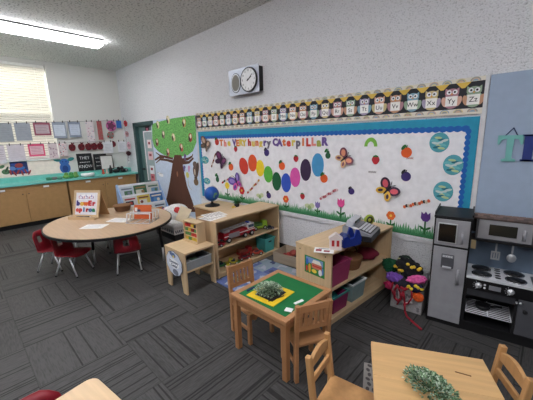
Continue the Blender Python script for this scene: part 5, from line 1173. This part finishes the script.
# bins in the bookcase
def inb2(x, y, z): p = b2(x, y); return (p[0], p[1], z)
bin_('storage_bin', 'raspberry plastic bin on the upper shelf of the register bookcase', inb2(-.135, -.37, .36), a2, (156, 60, 98), .25, .28, .205)
t = thing('wicker_basket', 'brown wicker basket behind the raspberry bin on the upper shelf', 'basket', inb2(-.165, -.01, .36), a2); m = MB(mat((128, 88, 56), .8))
for k in range(7): m.lathe([(.09+.005*k, .018*k), (.102+.005*k, .018*k+.009), (.094+.005*k, .018*k+.019)], n=20)
m.build('body', t); MB(mat((112, 76, 48), .8)).tube([(0, .125*math.cos(a), .126+.1*math.sin(a)) for a in [PI*i/10 for i in range(11)]], .008, 6).build('handle', t)
one('maroon_cloth', MB(mat((120, 26, 50), .9)).ball((0, 0, .055), (.12, .15, .055), 20, 12, None, .22, 4), 'maroon cloth bundle at the far end of the upper shelf', 'cloth', inb2(-.17, .32, .36))
bin_('storage_bin', 'magenta plastic bin with teal rim on the bottom shelf', inb2(-.15, -.34, .06), a2, (132, 30, 84), .24, .24, .172, (60, 130, 124))
bin_('storage_bin', 'pale grey-teal plastic bin on the bottom shelf', inb2(-.15, -.04, .06), a2, (126, 150, 150), .25, .24, .195, (206, 212, 212))
one('teal_cloth', MB(mat((30, 110, 110), .9)).ball((0, 0, .07), (.09, .09, .07), 16, 10, None, .2, 6), 'teal cloth bundle in the magenta bin', 'cloth', inb2(-.15, -.34, .068))
one('pink_cloth', MB(mat((150, 90, 110), .9)).ball((0, 0, .06), (.07, .07, .06), 16, 10, None, .2, 7), 'dusty pink cloth bundle in the grey-teal bin', 'cloth', inb2(-.17, -.07, .068))
one('green_cloth', MB(mat((70, 100, 80), .9)).ball((0, 0, .05), (.05, .05, .05), 16, 10, None, .2, 8), 'green cloth bundle in the grey-teal bin', 'cloth', inb2(-.10, .02, .068))

# ------------------------------------------------------------------ on the green table
GZ = .488
PLM = mat((232, 196, 40), .6)
t = thing('yellow_tray', 'yellow framed tray with a dark centre on the green table', 'tray', (-1.475, 1.555, GZ), R(3)); S = .135
m = MB(PLM)
for s in (-1, 1): m.bb(-S, S, s*S, s*(S-.045), 0, .007, .002); m.bb(s*S, s*(S-.045), -S+.045, S-.045, 0, .007, .002)
m.build('frame', t); MB(mat((38, 34, 34), .7)).bb(-S+.045, S-.045, -S+.045, S-.045, 0, .005).build('base', t)
def bush(loc, rx, ry, rz, n, L, w, seed, name, label, cols, cat='plant', rot=0):
    t = thing(name, label, cat, loc, rot); rr = random.Random(seed); m = MB(mat(cols[0], .6, kind='leaf')); st_ = MB(mat((70, 84, 50), .7))
    for k in range(26):
        a = rr.uniform(0, 2*PI); q = rr.uniform(.2, .85); st_.cyl((rx*.12*math.cos(a), ry*.12*math.sin(a), 0.004), (rx*q*math.cos(a), ry*q*math.sin(a), rz*math.sqrt(1-q*q)*.85), .0022, .001, 5)
    for k in range(n):
        m.use(mat(cols[k % len(cols)], .6, kind='leaf')); a = rr.uniform(0, 2*PI); q = rr.uniform(0, 1)**.5; f = rr.uniform(.6, 1.0); h = math.sqrt(max(0, 1-q*q))
        p = (rx*q*math.cos(a)*f, ry*q*math.sin(a)*f, .012+rz*h*f); d = (q*math.cos(a)+rr.uniform(-.6, .6), q*math.sin(a)+rr.uniform(-.6, .6), h*.7+rr.uniform(-.3, .6))
        m.leaf(p, d, L*rr.uniform(.7, 1.2), w)
    f_ = m.build('foliage', t); st_.build('stems', t); return t
pl = bush((-1.485, 1.545, GZ+.006), .118, .112, .06, 950, .019, .0065, 3, 'potted_plant', 'grey-green artificial plant lying in the yellow tray', [(152, 174, 146), (116, 142, 114), (186, 202, 180), (84, 108, 82)])
def flat(name, label, x, y, a, w, d, c, cat, h=.004): one(name, MB(mat(c, .6)).bb(-w/2, w/2, -d/2, d/2, 0, h), label, cat, (x, y, GZ), a)
flat('blue_pen', 'dark blue crayon lying left of the yellow tray', -1.645, 1.50, R(88), .08, .014, (26, 44, 84), 'crayon', .01)
flat('white_card', 'square white card near the corner of the green table', -1.225, 1.475, R(20), .055, .045, (236, 236, 236), 'card')
flat('white_strip', 'narrow white card at the right edge of the green table', -1.235, 1.605, R(80), .085, .024, (236, 236, 236), 'card')
one('dark_pencil', MB(mat((44, 36, 34), .5)).cyl((-.07, 0, .004), (.07, 0, .004), .004, n=6), 'dark pencil lying across the yellow tray', 'pencil', (-1.385, 1.52, GZ+.007), R(75))
# ------------------------------------------------------------------ plant on the honey table
def onwt(px, py, z=.492): d = ray(px, py); p = CAM+d*((z-1.7)/d.z); return p.x, p.y
x, y = onwt(431, 392)
bush((x, y, .492), .14, .085, .06, 1300, .016, .0055, 12, 'leafy_plant', 'small-leaved green artificial plant on the honey-coloured table', [(116, 148, 110), (86, 118, 84), (150, 174, 142), (190, 206, 186), (64, 92, 66)], 'plant', -.35)
x, y = onwt(463, 374); one('wood_chip', MB(mat((112, 76, 40), .6)).bb(-.035, .035, -.003, .003, 0, .002), 'thin dark sliver lying on the honey-coloured table', 'sliver', (x, y, .492), .3)
# doormat by the table
m = MB(mat((150, 146, 142), .9)).bb(-.12, .15, -.137, .137, 0, .008, .003); m.use(mat((84, 80, 80), .9))
for k in range(6):
    for q in (-.09, -.05, -.01): m.ell(q+.01*(k % 2), -.11+.044*k, .012, .017, .001, .008, .5*(k % 3))
one('small_mat', m, 'small grey patterned mat on the carpet left of the honey-coloured table', 'mat', (-.675, 1.82, 0), R(23.7))

# ------------------------------------------------------------------ dress-up basket
bx2, by2, ba = -.868, 2.955, R(5)
t = thing('fabric_basket', 'pale patterned fabric cube full of dress-up clothes beside the play fridge', 'basket', (bx2, by2, 0), ba); FB = mat((164, 160, 160), .9, kind='fabric')
m = MB(FB); s = .142
m.bb(-s, s, -s, s, 0, .01)
for q in (-1, 1): m.bb(-s, s, q*s, q*(s-.01), 0, .24); m.bb(q*s, q*(s-.01), -s, s, 0, .24)
m.build('cube', t); m = MB(mat((120, 116, 120), .9))
for k in range(24): rr = random.Random(k); m.ell(rr.uniform(-.12, .12), rr.uniform(.03, .2), .014, .014, .001, 0, 0, 8, Matrix.Translation((0, -s, 0)) @ Euler((PI/2, 0, 0)).to_matrix().to_4x4())
o = m.build('printed_spots', t); o['kind'] = 'stuff'
m = MB(mat((206, 202, 200), .8)).tube([(-.06, -s-.004, .2), (-.06, -s-.02, .12), (.0, -s-.025, .09), (.06, -s-.02, .12), (.06, -s-.004, .2)], .009, 8); m.build('handle', t)
def folds(m, r, seed, amp):
    rr = random.Random(seed); b = bmesh.new(); bmesh.ops.create_uvsphere(b, u_segments=44, v_segments=28, radius=1)
    ph = [(Vector((rr.gauss(0, 1), rr.gauss(0, 1), rr.gauss(0, .6))).normalized()*rr.uniform(3, 8), rr.uniform(0, 6)) for _ in range(7)]
    for w in b.verts:
        k = sum(1-2*abs(math.sin(v.dot(w.co)+g)) for v, g in ph)/7
        w.co = w.co*(1+amp*1.3*k); w.co = Vector((w.co.x*r[0], w.co.y*r[1], w.co.z*r[2]))
    return m.add(b, Euler((0, .3*math.sin(seed), .3*math.sin(seed*2.1))).to_matrix().to_4x4(), True)
def cloth(name, label, px, py, Y, r, c, seed, spots=None, sc=None, noise=.28):
    d = ray(px, py); p = CAM+d*(Y/d.y); m = MB(mat(c, .9, kind='fabric')); folds(m, r, seed, noise)
    t = thing(name, label, 'dress-up clothes', (p.x, p.y, p.z), 0, 'clothes piled in the fabric cube'); m.build('folds', t)
    if spots:
        for k in range(spots): a = -2.5+2.2*((k*.618) % 1); e = -.1+1.1*((k*.414+.2) % 1); MB(mat(sc, .8)).ball((r[0]*math.cos(a)*math.cos(e)*.99, r[1]*math.sin(a)*math.cos(e)*.99, r[2]*math.sin(e)*.99), (.017, .016, .015), 10, 6, None, .25, k).build('flower_patch', t)
    return t
cloth('folded_cloth', 'dark filling cloth at the bottom of the fabric cube', 406, 296, 2.955, (.11, .11, .085), (60, 40, 50), 31, None, None, .08)
cloth('green_cape', 'green cape at the back left of the clothes pile', 391, 265, 3.02, (.10, .08, .07), (24, 84, 54), 1)
cloth('bee_costume', 'black costume with yellow flowers on top of the clothes pile', 409, 268, 2.93, (.14, .11, .09), (20, 20, 24), 2, 9, (226, 190, 60))
cloth('dark_cloth', 'dark cloth filling the front of the clothes pile', 404, 283, 2.86, (.13, .08, .06), (40, 36, 48), 12, None, None, .15)
cloth('purple_cloth', 'purple cloth at the left of the clothes pile', 394, 277, 2.84, (.085, .06, .05), (126, 84, 178), 3)
cloth('pink_cloth', 'pink cloth in front of the black costume', 417, 279.5, 2.82, (.09, .05, .04), (214, 92, 156), 4)
cloth('black_cloth', 'black and blue cloth with yellow patches under the pink cloth', 416, 288, 2.79, (.075, .045, .045), (28, 32, 60), 5, 5, (220, 190, 50))
cloth('orange_cloth', 'orange cloth hanging over the front of the fabric cube', 418, 297, 2.785, (.055, .025, .05), (222, 92, 36), 6)
cloth('dotted_hat', 'black and white cloth cap at the top back of the clothes pile', 406, 260, 3.03, (.07, .06, .05), (40, 52, 44), 7, 4, (206, 206, 150))
cloth('pink_shirt', 'dark pink cloth at the left of the red straps', 388.5, 285, 2.80, (.05, .04, .04), (178, 40, 84), 8)
STR = mat((150, 26, 44), .7)
m = MB(STR); p = [(-.93, 2.775, .26), (-.955, 2.77, .2), (-.945, 2.765, .12), (-.91, 2.765, .1), (-.885, 2.765, .14), (-.87, 2.765, .22)]; m.tube(p, .012, 8)
m.tube([(-.98, 2.79, .27), (-.985, 2.775, .2), (-.96, 2.77, .15)], .008, 8).tube([(-.80, 2.77, .26), (-.79, 2.765, .18), (-.82, 2.763, .11), (-.86, 2.765, .08)], .008, 8).tube([(-.93, 2.775, .26), (-.90, 2.768, .2), (-.89, 2.766, .13), (-.92, 2.766, .06)], .007, 8)
m.tube([(-.87, 2.765, .22), (-.85, 2.762, .12), (-.835, 2.745, .03), (-.80, 2.70, .013), (-.72, 2.64, .013), (-.64, 2.585, .013)], .010, 8).tube([(-.90, 2.77, .25), (-.86, 2.768, .24), (-.83, 2.772, .27)], .014, 8)
one('red_strap', m, 'dark red fabric strap trailing from the fabric cube onto the carpet', 'strap')
# ------------------------------------------------------------------ light
w = bpy.data.worlds.new('sky'); SC.world = w; w.use_nodes = True
bg = w.node_tree.nodes['Background']; bg.inputs[0].default_value = (1, .95, .86, 1); bg.inputs[1].default_value = .38
def area(name, loc, rot, sx, sy, power, col):
    l = bpy.data.lights.new(name, 'AREA'); l.shape = 'RECTANGLE'; l.size = sx; l.size_y = sy; l.energy = power; l.color = col
    o = bpy.data.objects.new(name, l); COL.objects.link(o); o.location = loc; o.rotation_euler = rot; return o
area('daylight_outside_window', (XW-1.6, (WY0+WY1)/2, 4.9), (0, -R(35), 0), 2.0, 4.0, 520, (1, .98, .95))
SC.view_settings.view_transform = 'Standard'; SC.view_settings.look = 'None'; SC.view_settings.gamma = 1; SC.view_settings.use_curve_mapping = False
SC.view_settings.exposure = .68
SC.cycles.max_bounces = 8; SC.cycles.diffuse_bounces = 5; SC.cycles.caustics_reflective = False; SC.cycles.caustics_refractive = False
SC.cycles.sample_clamp_indirect = 6
bpy.context.view_layer.update()
